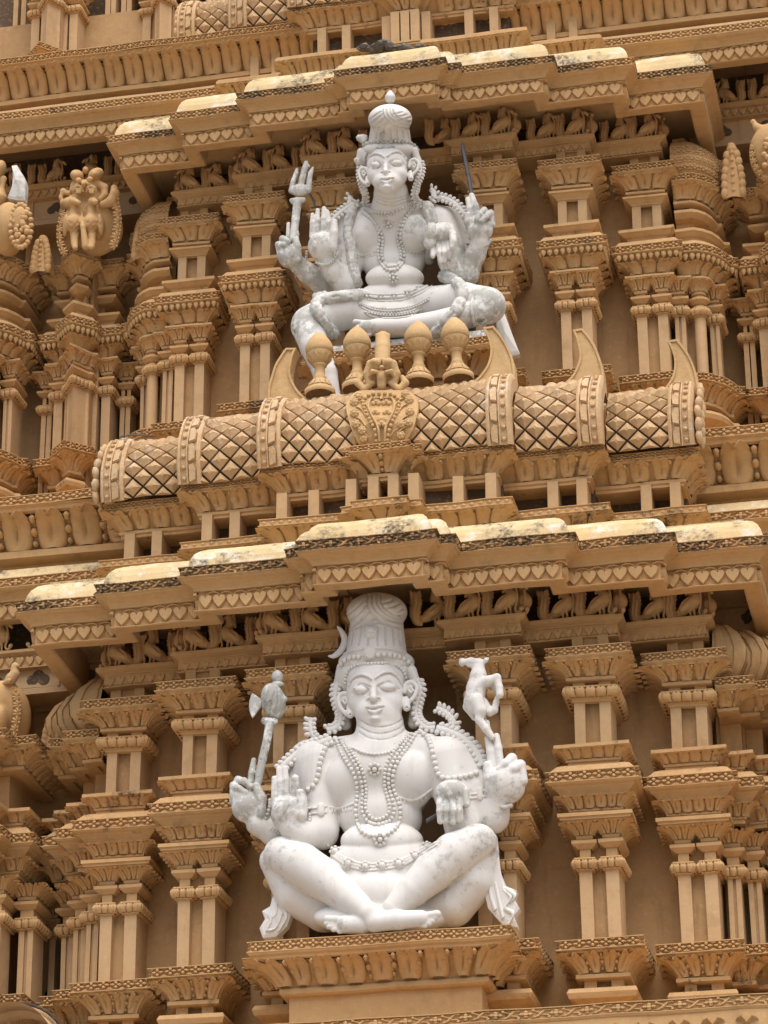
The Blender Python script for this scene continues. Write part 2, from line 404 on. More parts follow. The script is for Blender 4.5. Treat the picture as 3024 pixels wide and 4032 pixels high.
def st_base(b, c0, style):
    sweep(b, c0, [(-.02, 5.7), (-.02, 5.97), (.02, 5.99), (.10, 6.02), (.115, 6.06), (.10, 6.095), (.02, 6.11), (-.03, 6.112)])
    sweep(b, c0, [(-.06, 6.17), (.02, 6.171), (.055, 6.178), (.055, 6.208), (.035, 6.214)])
    lotus(b, c0, [(.03, 6.214), (.045, 6.25), (.085, 6.3), (.135, 6.345)], .155, .016, 'bead' if style == 1 else 'groove')
    sweep(b, c0, [(.12, 6.345), (.145, 6.35), (.15, 6.362), (.178, 6.366)])
    band(b, c0, .18, 6.366, 6.446, .094, T_FLOWER, .028)
def st_cornice(m, c0, style):
    if style == 1:
        sweep(m, c0, [(.0, 7.42), (.045, 7.425), (.045, 7.455), (.06, 7.46), (.06, 7.475)])
        lotus(m, c0, [(.055, 7.475), (.07, 7.49), (.1, 7.525), (.12, 7.56)], .085, .014, 'groove')
        sweep(m, c0, [(.10, 7.56), (.115, 7.563), (.115, 7.575), (.125, 7.59), (.145, 7.61), (.165, 7.622), (.165, 7.632), (.19, 7.64), (.205, 7.652)])
        band(m, c0, .208, 7.652, 7.738, .1, T_FLOWER, .028)
        sweep(m, c0, [(.19, 7.738), (.175, 7.745), (.15, 7.775), (.13, 7.80), (.095, 7.818), (.05, 7.82)])
        sweep(m, c0, [(.05, 7.81), (.05, 7.85), (.065, 7.853), (.065, 7.872)])
        lotus(m, c0, [(.06, 7.872), (.07, 7.885), (.1, 7.91), (.12, 7.935)], .085, .012, 'plain')
        sweep(m, c0, [(.11, 7.935), (.13, 7.938), (.14, 7.945), (.14, 7.972), (-.1, 7.974)])
    else:
        lotus(m, c0, [(.03, 7.565), (.1, 7.66)], .14, .018, 'plain')
        sweep(m, c0, [(.0, 7.54), (.03, 7.55), (.03, 7.565)])
        sweep(m, c0, [(.08, 7.66), (.09, 7.665), (.10, 7.7), (.13, 7.725), (.165, 7.735), (.185, 7.738)])
        m.inst(T_BEAD, frames(c0, .155, 7.705, .06, .075, .05))
        band(m, c0, .188, 7.738, 7.823, .1, T_FLOWER, .028)
        sweep(m, c0, [(.17, 7.823), (.16, 7.83), (.14, 7.86), (.12, 7.89), (.08, 7.905), (.04, 7.906)])
        sweep(m, c0, [(.03, 7.9), (.05, 7.955), (.075, 7.968), (.1, 7.99), (.12, 8.0), (.12, 8.03), (-.1, 8.032)])
def st_abacus(m, c0, style, zl):
    sweep(m, c0, [(-.05, zl), (.03, zl+.001), (.045, zl+.006), (.045, zl+.03), (.03, zl+.036)])
    prof = [(.03, zl+.036), (.05, zl+.055), (.1, zl+.09), (.155, zl+.125)] if style == 1 else [(.03, zl+.05), (.06, zl+.085), (.1, zl+.13), (.13, zl+.165)]
    lotus(m, c0, prof, .115 if style == 1 else .165, .017, 'bead' if style == 1 else 'groove')
    zt = prof[-1][1]; o = prof[-1][0]
    sweep(m, c0, [(o-.02, zt), (o, zt+.004), (o+.005, zt+.016), (o+.02, zt+.03), (o+.024, zt+.036)])
    band(m, c0, o+.028, zt+.036, zt+.112, .085, T_FLOWER, .028)
    return zt+.112
def column_capital(m, p, x, zt, style, xy=None):
    hz = zt
    sweep(m, p, [(0, hz), (.02, hz+.005), (.022, hz+.012)])
    lotus(m, p, [(.02, hz+.012), (.035, hz+.03), (.045, hz+.055), (.03, hz+.082)], .055, .012, 'plain', lip=.2)
    sweep(m, p, [(.03, hz+.082), (.035, hz+.09), (.03, hz+.1), (-.02, hz+.102)])
    z1 = 7.18 if style == 1 else 7.275
    sweep(m, p, [(-.006, hz+.09), (-.006, z1+.14)])
    sweep(m, p, [(0, z1), (.008, z1+.004), (.04, z1+.03), (.046, z1+.034), (.046, z1+.058), (.03, z1+.066), (-.03, z1+.068)])
    z2 = 7.262 if style == 1 else 7.385
    h = .075 if style == 1 else .09
    sweep(m, p, [(-.01, z2-.01), (.012, z2-.006), (.016, z2+.006), (.016, z2+.022)])
    lotus(m, p, [(.014, z2+.022), (.03, z2+.035), (.062, z2+.065), (.098 if style == 1 else .07, z2+.022+h)], .082 if style == 1 else .09, .012, 'groove', minlen=.4)
    if style == 2:
        sweep(m, p, [(.06, z2+.022+h), (.078, z2+.025+h), (.078, z2+.035+h), (.086, z2+.04+h), (.086, z2+.06+h), (-.03, z2+.062+h)])
def make_pilaster(style):
    K = dict(A=.2, B=.85)
    c0 = rect(.145, .2, .85); Rt = MB()
    Rt.box(-.12, .12, .275, .86, 5.7, 8.95)
    root = Rt.build('pilaster', WALLM, TOWER)
    sh = [rect(.048, .2, .5, -.1), rect(.048, .2, .5, .1)]
    # base
    b = MB()
    sweep(b, c0, [(-.02, 5.7), (-.02, 5.97), (.02, 5.99), (.10, 6.02), (.115, 6.06), (.10, 6.095), (.02, 6.11), (-.03, 6.112)])
    for x in (-.1, .1): b.box(x-.045, x+.045, .2, .4, 6.11, 6.175)
    sweep(b, c0, [(-.06, 6.17), (.02, 6.171), (.055, 6.178), (.055, 6.208), (.035, 6.214)])
    lotus(b, c0, [(.03, 6.214), (.045, 6.25), (.085, 6.3), (.135, 6.345)], .155, .016, 'bead' if style == 1 else 'groove')
    sweep(b, c0, [(.12, 6.345), (.145, 6.35), (.15, 6.362), (.178, 6.366)])
    band(b, c0, .18, 6.366, 6.446, .094, T_FLOWER, .028)
    b.box(-.3, .3, .05, .8, 6.40, 6.443)
    b.build('base', FRZL, root)
    # two shafts
    zt = 7.01 if style == 1 else 7.14
    for i, p in enumerate(sh):
        x = -.1 if i == 0 else .1; m = MB(); m.box(x-.048, x+.048, .2, .5, 6.443, zt+.02)
        m.build('shaft', OCHP, root)
    # capital with two necks joined by a lotus block
    m = MB()
    dz = 0 if style == 1 else .1
    for i, p in enumerate(sh):
        x = -.1 if i == 0 else .1
        column_capital(m, p, x, zt, style)
    zc = 7.36 if style == 1 else 7.5
    if style == 1:
        sweep(m, c0, [(-.03, zc-.004), (.10, zc), (.105, zc+.014), (.12, zc+.018), (.12, zc+.036), (.135, zc+.04), (.135, zc+.068), (.12, zc+.073), (-.03, zc+.075)])
    m.build('capital', OCH, root)
    # middle cornice
    m = MB()
    st_cornice(m, c0, style)
    m.build('cornice', FRZL, root)
    # upper twin posts
    z0, z1 = (7.97, 8.36) if style == 1 else (8.03, 8.345)
    for x in (-.098, .098):
        m = MB(); m.box(x-.042, x+.042, .205, .5, z0, z1); m.build('post', OCHP, root)
    # upper capital and abacus
    m = MB()
    if style == 1:
        sweep(m, c0, [(-.03, 8.346), (.008, 8.35), (.008, 8.37), (.03, 8.376)])
        lotus(m, c0, [(.028, 8.376), (.05, 8.39), (.065, 8.42), (.055, 8.45)], .075, .014, 'plain', lip=.15)
        sweep(m, c0, [(.055, 8.45), (.06, 8.456), (.05, 8.468), (-.05, 8.47)])
        for x in (-.1, .1): m.box(x-.045, x+.045, .2, .5, 8.465, 8.515)
        zl = 8.51
    else:
        sweep(m, c0, [(-.03, 8.335), (.005, 8.34), (.01, 8.352), (.05, 8.385), (.07, 8.39), (.07, 8.412), (-.05, 8.414)])
        for x in (-.1, .1): m.box(x-.045, x+.045, .2, .5, 8.41, 8.452)
        zl = 8.445
    zt = st_abacus(m, c0, style, zl)-.112
    m.box(-.2, .2, .1, .7, zt+.07, zt+.108)
    for x in (-.1, .1): m.box(x-.042, x+.042, .25, .6, zt+.1, 8.92)
    m.build('abacus', OCH, root)
    return root
PIL = {}
BAYS = {'A': (.78, -.07), 'B': (1.556, .03), 'C': (2.262, .29)}
def pilasters(k):
    first = None
    for side in (1, -1):
        for bay, (x, y) in BAYS.items():
            if first is None: o = first = make_pilaster(k)
            else: o = dup(first, TOWER)
            put(o, k, (side*x+random.uniform(-.004, .004), y+random.uniform(-.006, .006), 0)); o.rotation_euler = (0, random.uniform(-.003, .003), random.uniform(-.012, .012))
for k in (1, 2): pilasters(k)

def sym(right):   # right half plan -> full path from the left rear to the right rear
    l = [(-x, y) for x, y in right if x > 1e-6][::-1]
    return l+[p for p in right if p[0] > 1e-6]
def part(mb, name, mat, k, parent=TOWER, **kw):
    o = mb.build(name, mat, parent, **kw); return put(o, k) if parent is TOWER else o

def storey(k):
    F = sym([(.55, -.78), (.55, -.665), (.67, -.665), (.67, -.5 if k == 1 else -.6), (1.555, -.5 if k == 1 else -.6), (1.555, -.33 if k == 1 else -.4), (2.285, -.33 if k == 1 else -.4), (2.285, -.12), (2.995, -.12), (2.995, 1.25)])
    EV = [F[1:]] ; path = F
    fzt = T_VINE if k == 1 else T_FLOWER
    # recess walls
    w = MB()
    sweep(w, sym([(.42, 1.15), (.42, .62), (1.2, .66), (1.56, .66), (1.56, .77), (2.27, .77), (2.27, .97), (2.62, 1.0), (2.62, 1.5)]), [(0, 5.2), (0, 8.94)])
    w.box(-.45, .45, 1.1, 1.2, 5.2, 9.4)
    part(w, 'wall', WALLM, k)
    # architrave
    m = MB(); bp = sym([(.42, .22), (.42, .10), (1.02, .10), (1.02, .28), (1.755, .28), (1.755, .46), (2.42, .46), (2.42, 1.2)])
    sweep(m, bp, [(-.25, 8.905), (-.02, 8.90), (0, 8.902), (0, 8.91), (-.022, 8.912), (-.022, 9.002), (.0, 9.004), (.0, 9.012), (.02, 9.02), (.045, 9.032), (.05, 9.036), (.05, 9.062), (-.02, 9.065)])
    m.inst(T_HEART2, frames(bp, -.023, 8.957, .079, .088, .024, .8))
    for sg in (-1, 1):
        for x0, x1, y in ((.42, 1.02, .11), (1.03, 1.75, .29), (1.76, 2.41, .47)):
            a, b = sorted((sg*x0, sg*x1)); m.box(a, b, y, 1.3, 8.93+y*.004, 9.058+y*.004)
    m.box(-.41, .41, .23, 1.3, 8.932, 9.06)
    part(m, 'architrave', OCH, k)
    # back of the bird frieze
    m = MB(); sweep(m, sym([(.42, .5), (.42, .42), (1.0, .42), (1.0, .56), (1.7, .56), (1.7, .76), (2.35, .76), (2.35, 1.3)]), [(0, 9.05), (0, 9.45)])
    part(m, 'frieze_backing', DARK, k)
    # eave
    m = MB()
    sweep(m, path, [(-.34, 9.42), (-.27, 9.40), (-.25, 9.135), (-.235, 9.125), (-.125, 9.118), (-.112, 9.124), (-.112, 9.13), (-.135, 9.134), (-.135, 9.278), (-.105, 9.282), (-.1, 9.30), (-.085, 9.318), (-.055, 9.338), (-.02, 9.35), (-.02, 9.36), (0, 9.368)])
    m.inst(T_HEART, frames(path, -.136, 9.207, .112, .142, .034, .6, trim=.01))
    for sg in (-1, 1):
        for n_, (x0, x1, y) in enumerate(((.35, .66, -.36), (.5, 1.3, -.1), (1.25, 2.03, .07), (1.95, 2.74, .2))):
            a, b = sorted((sg*x0, sg*x1)); m.box(a, b, y, 1.3, 9.40+n_*.004, 9.47+n_*.004)
    m.box(-.36, .36, -.5, 1.2, 9.418, 9.47)
    ev = part(m, 'eave', OCH, k)
    m = MB(); band(m, path, 0., 9.368, 9.455, .2 if k == 1 else .098, fzt, .022, trim=.0)
    part(m, 'scroll_frieze' if k == 1 else 'flower_frieze', FRZ, k, ev)
    m = MB(); hs = 1. if k == 1 else 1.2; zs_ = lambda z: 9.452+(z-9.452)*hs
    sweep(m, path, [(o, zs_(z)) for o, z in ((-.03, 9.452), (-.05, 9.46), (-.062, 9.48), (-.075, 9.54), (-.10, 9.595), (-.14, 9.64), (-.19, 9.672), (-.25, 9.69), (-.3, 9.694))], smooth=False)
    for sg in (-1, 1):
        for n_, (x0, x1, y) in enumerate(((.3, .45, -.42), (.3, 1.33, -.26), (1.2, 2.06, -.1), (1.9, 2.78, .1))):
            a, b = sorted((sg*x0, sg*x1)); m.box(a, b, y, 1.4, 9.6, zs_(9.688)+n_*.003)
    m.box(-.33, .33, -.52, 1.3, 9.6, zs_(9.686))
    part(m, 'eave_slope', SLOPE, k, ev)
    # dentil course above the eave
    dv, dp = (0, 0) if k == 1 else (.085, .36)
    V = sym([(.232, -.293), (.232, -.215), (.33, -.215), (.33, -.104), (1.02, -.104), (1.02, .17), (1.74, .17), (1.74, .375), (2.475, .375), (2.475, 1.3)] if k == 1 else
            [(1.25, -.24), (1.25, .03), (1.93, .03), (1.93, .30), (2.62, .30), (2.62, 1.3)])
    m = MB()
    sweep(m, V, [(-.16, 9.6), (-.16, 9.79+dv), (-.12, 9.80+dv), (-.12, 9.815+dv)])
    lotus(m, V, [(-.12, 9.815+dv*.2), (-.03, 9.905+dv)], .135, .018, 'plain' if k == 1 else 'groove')
    if k == 1:
        sweep(m, V, [(-.05, 9.905), (-.015, 9.908), (-.012, 9.918), (0, 9.921)])
        band(m, V, .0, 9.921, 9.985, .072, T_DIAM, .012, .6)
    else:
        sweep(m, V, [(o, z+dv) for o, z in ((-.05, 9.905), (-.015, 9.908), (-.015, 9.92), (0, 9.925), (0, 9.955), (-.012, 9.958), (-.012, 9.972), (-.03, 9.985))])
    for sg in (-1, 1):
        for x0, x1, y in (((.2, .32, -.16), (.3, 1.0, -.05), (1.0, 1.72, .2), (1.7, 2.45, .4)) if k == 1 else ((.2, 1.22, -.2), (1.22, 1.9, .06), (1.9, 2.59, .33))):
            a, b = sorted((sg*x0, sg*x1)); m.box(a, b, y, 1.3, 9.95+dv, 9.976+dv+y*.01)
    m.box(-.2, .2, -.25, 1.3, 9.95+dv, 9.972+dv)
    vd = part(m, 'dentil_course', FRZL if k == 1 else OCH, k)
    # stub posts and the dark gap
    m = MB(); sweep(m, sym([(.2, .1), (.9, .2), (.9, .45), (1.6, .45), (1.6, .7), (2.3, .7), (2.3, 1.3)] if k == 1 else [(1.0, .3), (1.0, .6), (1.75, .6), (1.75, .85), (2.3, .85), (2.3, 1.3)]), [(0, 9.95), (0, 10.26+dp)])
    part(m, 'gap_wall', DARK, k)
    n0 = None
    if k == 1: xs = [(-.25, -.19), (-.07, -.2), (.09, -.2), (.25, -.19)] + [(sg*x, y) for sg in (-1, 1) for x, y in ((.58, -.06), (.84, -.06), (1.29, .2), (1.52, .2), (2.0, .42), (2.23, .42))]
    else: xs = [(-.2, .06), (-.1, .0), (.0, .0), (.1, .0), (.2, .06)] + [(sg*x, y) for sg in (-1, 1) for x, y in ((.62, .12), (.87, .12), (1.4, .36), (1.62, .36), (2.08, .64), (2.3, .64))]
    for x, y in xs:
        if n0 is None:
            q = MB(); q.box(-.042, .042, 0, .42, 9.97+dv, 10.22+dp); n0 = o = q.build('stub_post', OCHP, TOWER)
        else: o = dup(n0, TOWER)
        put(o, k, (x, y, 0))
    # lotus cornice
    P = sym([(.242, -.284), (.242, -.204), (.321, -.204), (.321, -.078), (1.017, -.078), (1.017, .111), (1.724, .111), (1.724, .328), (2.44, .328), (2.44, 1.35)] if k == 1 else
            [(.25, -.07), (.25, -.01), (.33, -.01), (.33, .05), (1.19, .05), (1.19, .29), (1.88, .29), (1.88, .52), (2.48, .52), (2.48, 1.4)])
    m = MB(); zz = lambda pr: [(o, z+dp) for o, z in pr]
    sweep(m, P, zz([(-.5, 10.2), (-.15, 10.198), (-.135, 10.2), (-.135, 10.225), (-.12, 10.23), (-.12, 10.256), (-.14, 10.262)]))
    lotus(m, P, zz([(-.14, 10.262), (-.03, 10.39)]), .17, .02, 'bead' if k == 1 else 'groove')
    sweep(m, P, zz([(-.05, 10.39), (-.02, 10.393), (-.015, 10.405), (-.002, 10.41)]))
    band(m, P, .0, 10.41+dp, 10.468+dp, .094, T_FLOWER, .02)
    for sg in (-1, 1):
        for x0, x1, y in (((.2, .31, -.16), (.3, 1.0, -.04), (1.0, 1.7, .15), (1.7, 2.42, .36)) if k == 1 else ((.2, .32, .03), (.3, 1.16, .08), (1.16, 1.85, .32), (1.85, 2.45, .55))):
            a, b = sorted((sg*x0, sg*x1)); m.box(a, b, y, 1.3, 10.43+dp, 10.46+dp+y*.01)
    m.box(-.22, .22, -.24 if k == 1 else -.04, 1.3, 10.43+dp, 10.457+dp)
    part(m, 'lotus_cornice', FRZL, k)
for k in (1, 2): storey(k)
# ------------------------------------------------------------------ volume sculpting: smooth unions on a grid, skinned with surface nets
class Fr:
    """a picture frame used for reading positions off the photograph: (u, v) plus the real distance Y of the point"""
    def __init__(s, ox, oy, sc, ymap=None): s.ox, s.oy, s.sc, s.ymap = ox, oy, sc, ymap
    def full(s, u, v): return s.ox+u*s.sc, s.oy+v*s.sc
    def p(s, u, v, Y): return at(*s.full(u, v), s.ymap(Y) if s.ymap else Y)
    def m(s, px, Y):   # picture pixels -> metres at depth Y, around the middle of the frame
        return px*s.sc*(((Y-CAMP[1])*.888+4.2)/F_PX)
class Vox:
    def __init__(s, lo, hi, h):
        s.lo = np.array(lo, float); s.h = h; s.n = np.ceil((np.array(hi)-s.lo)/h).astype(int)+1
        s.f = np.full(s.n, .25, np.float32)
        s.ax = [s.lo[i]+h*np.arange(s.n[i]) for i in range(3)]
    def _reg(s, lo, hi):
        a = np.maximum(0, np.floor((lo-s.lo)/s.h).astype(int)); b = np.minimum(s.n, np.ceil((hi-s.lo)/s.h).astype(int)+1)
        if np.any(b <= a): return None
        sl = tuple(slice(a[i], b[i]) for i in range(3))
        g = [s.ax[i][sl[i]].astype(np.float32) for i in range(3)]
        return sl, g[0][:, None, None], g[1][None, :, None], g[2][None, None, :]
    def _mix(s, sl, d, k, op):
        f = s.f[sl]
        if op == 'add':
            if k <= 0: s.f[sl] = np.minimum(f, d); return
            h = np.clip(.5+.5*(f-d)/k, 0, 1); s.f[sl] = f*(1-h)+d*h-k*h*(1-h)
        else:
            d = -d
            if k <= 0: s.f[sl] = np.maximum(f, d); return
            h = np.clip(.5-.5*(f-d)/k, 0, 1); s.f[sl] = f*(1-h)+d*h+k*h*(1-h)
    def cone(s, a, b, ra, rb, k=.02, op='add'):
        a = np.asarray(a, float); b = np.asarray(b, float); m = max(ra, rb)+k+.02
        q = s._reg(np.minimum(a, b)-m, np.maximum(a, b)+m)
        if q is None: return
        sl, X, Y, Z = q; ba = b-a; l2 = max(ba@ba, 1e-9)
        px, py, pz = X-a[0], Y-a[1], Z-a[2]
        t = np.clip((px*ba[0]+py*ba[1]+pz*ba[2])/l2, 0, 1)
        d = np.sqrt((px-t*ba[0])**2+(py-t*ba[1])**2+(pz-t*ba[2])**2)-(ra+(rb-ra)*t)
        s._mix(sl, d.astype(np.float32), k, op)
    def ell(s, c, r, k=.02, op='add', ax=None):
        c = np.asarray(c, float); r = np.asarray(r, float); m = max(r)+k+.02
        q = s._reg(c-m, c+m)
        if q is None: return
        sl, X, Y, Z = q; X, Y, Z = X-c[0], Y-c[1], Z-c[2]
        A = np.eye(3) if ax is None else np.asarray(ax)
        e = [(X*A[i][0]+Y*A[i][1]+Z*A[i][2])/r[i] for i in range(3)]
        k0 = np.sqrt(e[0]**2+e[1]**2+e[2]**2); k1 = np.sqrt((e[0]/r[0])**2+(e[1]/r[1])**2+(e[2]/r[2])**2)+1e-6
        s._mix(sl, (k0*(k0-1)/k1).astype(np.float32), k, op)
    def surf(s, px, py, off=0.):
        """first hit of the sight line through a picture point; off > 0 moves towards the viewer"""
        v = ray(px, py); v = v/np.linalg.norm(v)
        t0 = (s.lo[1]-CAMP[1])/v[1]; t1 = (s.lo[1]+s.h*s.n[1]-CAMP[1])/v[1]
        t = np.arange(t0, t1, s.h*.5); P = CAMP+v*t[:, None]
        I = np.round((P-s.lo)/s.h).astype(int); ok = np.all((I >= 0) & (I < s.n), 1)
        f = np.full(len(t), .2); I = I[ok]; f[ok] = s.f[I[:, 0], I[:, 1], I[:, 2]]
        j = np.argmax(f < 0)
        if f[j] >= 0: return None
        tt = t[j] if j == 0 else t[j-1]+(t[j]-t[j-1])*f[j-1]/(f[j-1]-f[j])
        return CAMP+v*(tt-off)
    def normal(s, p):
        i = np.clip(np.round((p-s.lo)/s.h).astype(int), 2, s.n-3); i0, j0, k0 = i; f = s.f
        g = np.array([f[i0+2, j0, k0]-f[i0-2, j0, k0], f[i0, j0+2, k0]-f[i0, j0-2, k0], f[i0, j0, k0+2]-f[i0, j0, k0-2]])
        return g/(np.linalg.norm(g)+1e-9)
    def mesh(s):
        f = s.f; neg = f < 0
        c = np.zeros(tuple(x-1 for x in s.n), np.int8)
        for dx in (0, 1):
            for dy in (0, 1):
                for dz in (0, 1): c += neg[dx:s.n[0]-1+dx, dy:s.n[1]-1+dy, dz:s.n[2]-1+dz]
        act = (c > 0) & (c < 8); ix = np.argwhere(act)
        idx = np.full(act.shape, -1, np.int32); idx[act] = np.arange(len(ix))
        acc = np.zeros((len(ix), 3)); cnt = np.zeros(len(ix))
        for ax in range(3):
            o = [a for a in range(3) if a != ax]
            for a in (0, 1):
                for b in (0, 1):
                    d0 = [0, 0, 0]; d0[o[0]] = a; d0[o[1]] = b; d1 = list(d0); d1[ax] = 1
                    i0 = ix+d0; i1 = ix+d1
                    f0 = f[i0[:, 0], i0[:, 1], i0[:, 2]]; f1 = f[i1[:, 0], i1[:, 1], i1[:, 2]]
                    x = (f0 < 0) != (f1 < 0); t = np.where(x, f0/(f0-f1+1e-12), 0)
                    q = np.array(d0, float)[None]+np.zeros((len(ix), 3)); q[:, ax] += t
                    acc[x] += q[x]; cnt[x] += 1
        V = s.lo+s.h*(ix+acc/np.maximum(cnt, 1)[:, None])
        Fs = []
        for ax in range(3):
            sh = [slice(None)]*3; sh2 = list(sh); sh[ax] = slice(0, -1); sh2[ax] = slice(1, None)
            e = neg[tuple(sh)] != neg[tuple(sh2)]; E = np.argwhere(e)
            o1, o2 = [(1, 2), (2, 0), (0, 1)][ax]
            ok = (E[:, o1] > 0) & (E[:, o2] > 0) & (E[:, o1] < act.shape[o1]) & (E[:, o2] < act.shape[o2]); E = E[ok]
            def cell(a, b):
                q = E.copy(); q[:, o1] -= a; q[:, o2] -= b; return idx[q[:, 0], q[:, 1], q[:, 2]]
            qd = np.stack([cell(1, 1), cell(0, 1), cell(0, 0), cell(1, 0)], 1)
            fl = neg[E[:, 0], E[:, 1], E[:, 2]]
            qd[~fl] = qd[~fl][:, ::-1]; Fs.append(qd)
        return V, np.concatenate(Fs)
class Sculpt:
    """a Vox with helpers that take picture frames"""
    def __init__(s, lo, hi, h): s.v = Vox(lo, hi, h); s.cuts = []
    def seg(s, fr, pts, k=.03, op='add'):
        for a, b in zip(pts[:-1], pts[1:]):
            s.v.cone(fr.p(*a[:3]), fr.p(*b[:3]), fr.m(a[3], a[2]), fr.m(b[3], b[2]), k, op)
    def ell(s, fr, u, v, Y, ru, rv, rd, k=.03, ang=0., op='add', p=None):
        c = fr.p(u, v, Y) if p is None else p
        ca, sa = math.cos(ang), math.sin(ang)
        s.v.ell(c, (fr.m(ru, c[1]), fr.m(rv, c[1]), rd), k, op, (CR*ca-CU*sa, CR*sa+CU*ca, CD))
    def on(s, fr, u, v, off=0.):
        return s.v.surf(*fr.full(u, v), off)
    def trace(s, fr, pts, r, off=0., k=.004, op='add', n=6, taper=False):
        """a cord laid over the surface along a picture curve (Catmull-Rom through pts)"""
        P = [q for q in (s.on(fr, u, v, off) for u, v in smooth_curve(pts, n)) if q is not None]
        rr = r if np.ndim(r) else [r]*2
        R_ = np.interp(np.linspace(0, 1, len(P)), np.linspace(0, 1, len(rr)), rr) if P else []
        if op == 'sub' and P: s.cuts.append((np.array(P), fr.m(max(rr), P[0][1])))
        for i in range(len(P)-1):
            if np.linalg.norm(P[i+1]-P[i]) < .09: s.v.cone(P[i], P[i+1], fr.m(R_[i], P[i][1]), fr.m(R_[i+1], P[i][1]), k, op)
    def build(s, name, mat, parent=None, wear=()):
        V, Q = s.v.mesh(); mb = MB(); mb.add(V, [Q], True); o = mb.build(name, mat, parent, jit=0)
        add_wear(o, V, wear)
        g = np.zeros(len(V))      # painted crease shade and dirt along the carved lines
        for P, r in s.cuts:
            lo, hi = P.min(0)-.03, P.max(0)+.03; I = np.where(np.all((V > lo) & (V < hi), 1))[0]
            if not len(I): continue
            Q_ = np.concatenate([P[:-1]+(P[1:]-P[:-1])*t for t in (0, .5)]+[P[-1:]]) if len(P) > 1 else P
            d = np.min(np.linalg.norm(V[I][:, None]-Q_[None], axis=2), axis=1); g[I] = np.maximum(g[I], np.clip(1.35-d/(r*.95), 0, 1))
        a_ = o.data.attributes.new('crease_shade_dirt', 'FLOAT', 'POINT'); a_.data.foreach_set('value', g.astype(np.float32)); return o
def add_wear(o, V, wear, base=0.):
    w = np.full(len(V), base)
    for c, r, a in wear:
        w = np.maximum(w, a*np.clip(1.25-np.linalg.norm(V-np.asarray(c), axis=1)/r, 0, 1))
    at_ = o.data.attributes.new('wear', 'FLOAT', 'POINT'); at_.data.foreach_set('value', w.astype(np.float32))
def smooth_curve(pts, n=6):
    P = np.asarray(pts, float)
    if len(P) < 3:
        return [tuple(P[0]+(P[-1]-P[0])*i/n) for i in range(n+1)]
    Q = np.r_[[2*P[0]-P[1]], P, [2*P[-1]-P[-2]]]; out = []
    for i in range(1, len(Q)-2):
        for j in range(n):
            t = j/n; a, b, c, d = Q[i-1], Q[i], Q[i+1], Q[i+2]
            out.append(tuple(.5*((2*b)+(c-a)*t+(2*a-5*b+4*c-d)*t*t+(3*b-a-3*c+d)*t**3)))
    out.append(tuple(P[-1])); return out
_bs = lathe_t([(0,-.5),(.35,-.36),(.5,0),(.35,.36),(0,.5)], 8)
def ball_at(mb, p, r, sq=1.):
    mb.inst(_bs, [[[2*r, 0, 0, p[0]], [0, 2*r, 0, p[1]], [0, 0, 2*r*sq, p[2]]]])
def bead_string(mb, sc, fr, pts, r, off=.4, n=40, gap=1.9, step=None):
    """beads strung along a picture curve, resting on the carved surface"""
    C = [sc.on(fr, u, v) for u, v in smooth_curve(pts, n)]
    C = [c for c in C if c is not None]
    if len(C) < 2: return
    last = None; rm = fr.m(r, C[0][1])
    for c in C:
        if last is None or np.linalg.norm(c-last) >= rm*gap:
            if last is not None and np.linalg.norm(c-last) > rm*6: last = c; continue
            nrm = sc.v.normal(c); ball_at(mb, c+nrm*rm*off, rm); last = c
def flat_shape(mb, fr, poly, Y, th, dome=0., bev=.25, mat=0):
    """an outline in the picture plane given real thickness along the facade normal"""
    P = np.array([fr.p(u, v, Y) for u, v in poly]); c = P.mean(0); n = len(P)
    A = P+[0, th/2, 0]; B = P-[0, th/2*(1-bev), 0]; D = c+(P-c)*.86-[0, th/2, 0]
    V = np.r_[A, B, D, [c-[0, th/2+dome, 0]]]
    i = np.arange(n); j = (i+1) % n
    area = sum(poly[a][0]*poly[(a+1) % n][1]-poly[(a+1) % n][0]*poly[a][1] for a in range(n))
    fs = [np.stack([i, j, j+n, i+n], 1), np.stack([i+n, j+n, j+2*n, i+2*n], 1)]
    ft = [np.stack([i+2*n, j+2*n, np.full(n, 3*n)], 1), i[::-1].reshape(1, n)]
    if area > 0: fs = [q[:, ::-1] for q in fs]; ft = [q[:, ::-1] for q in ft]
    mb.add(V, fs+ft, False, mat)
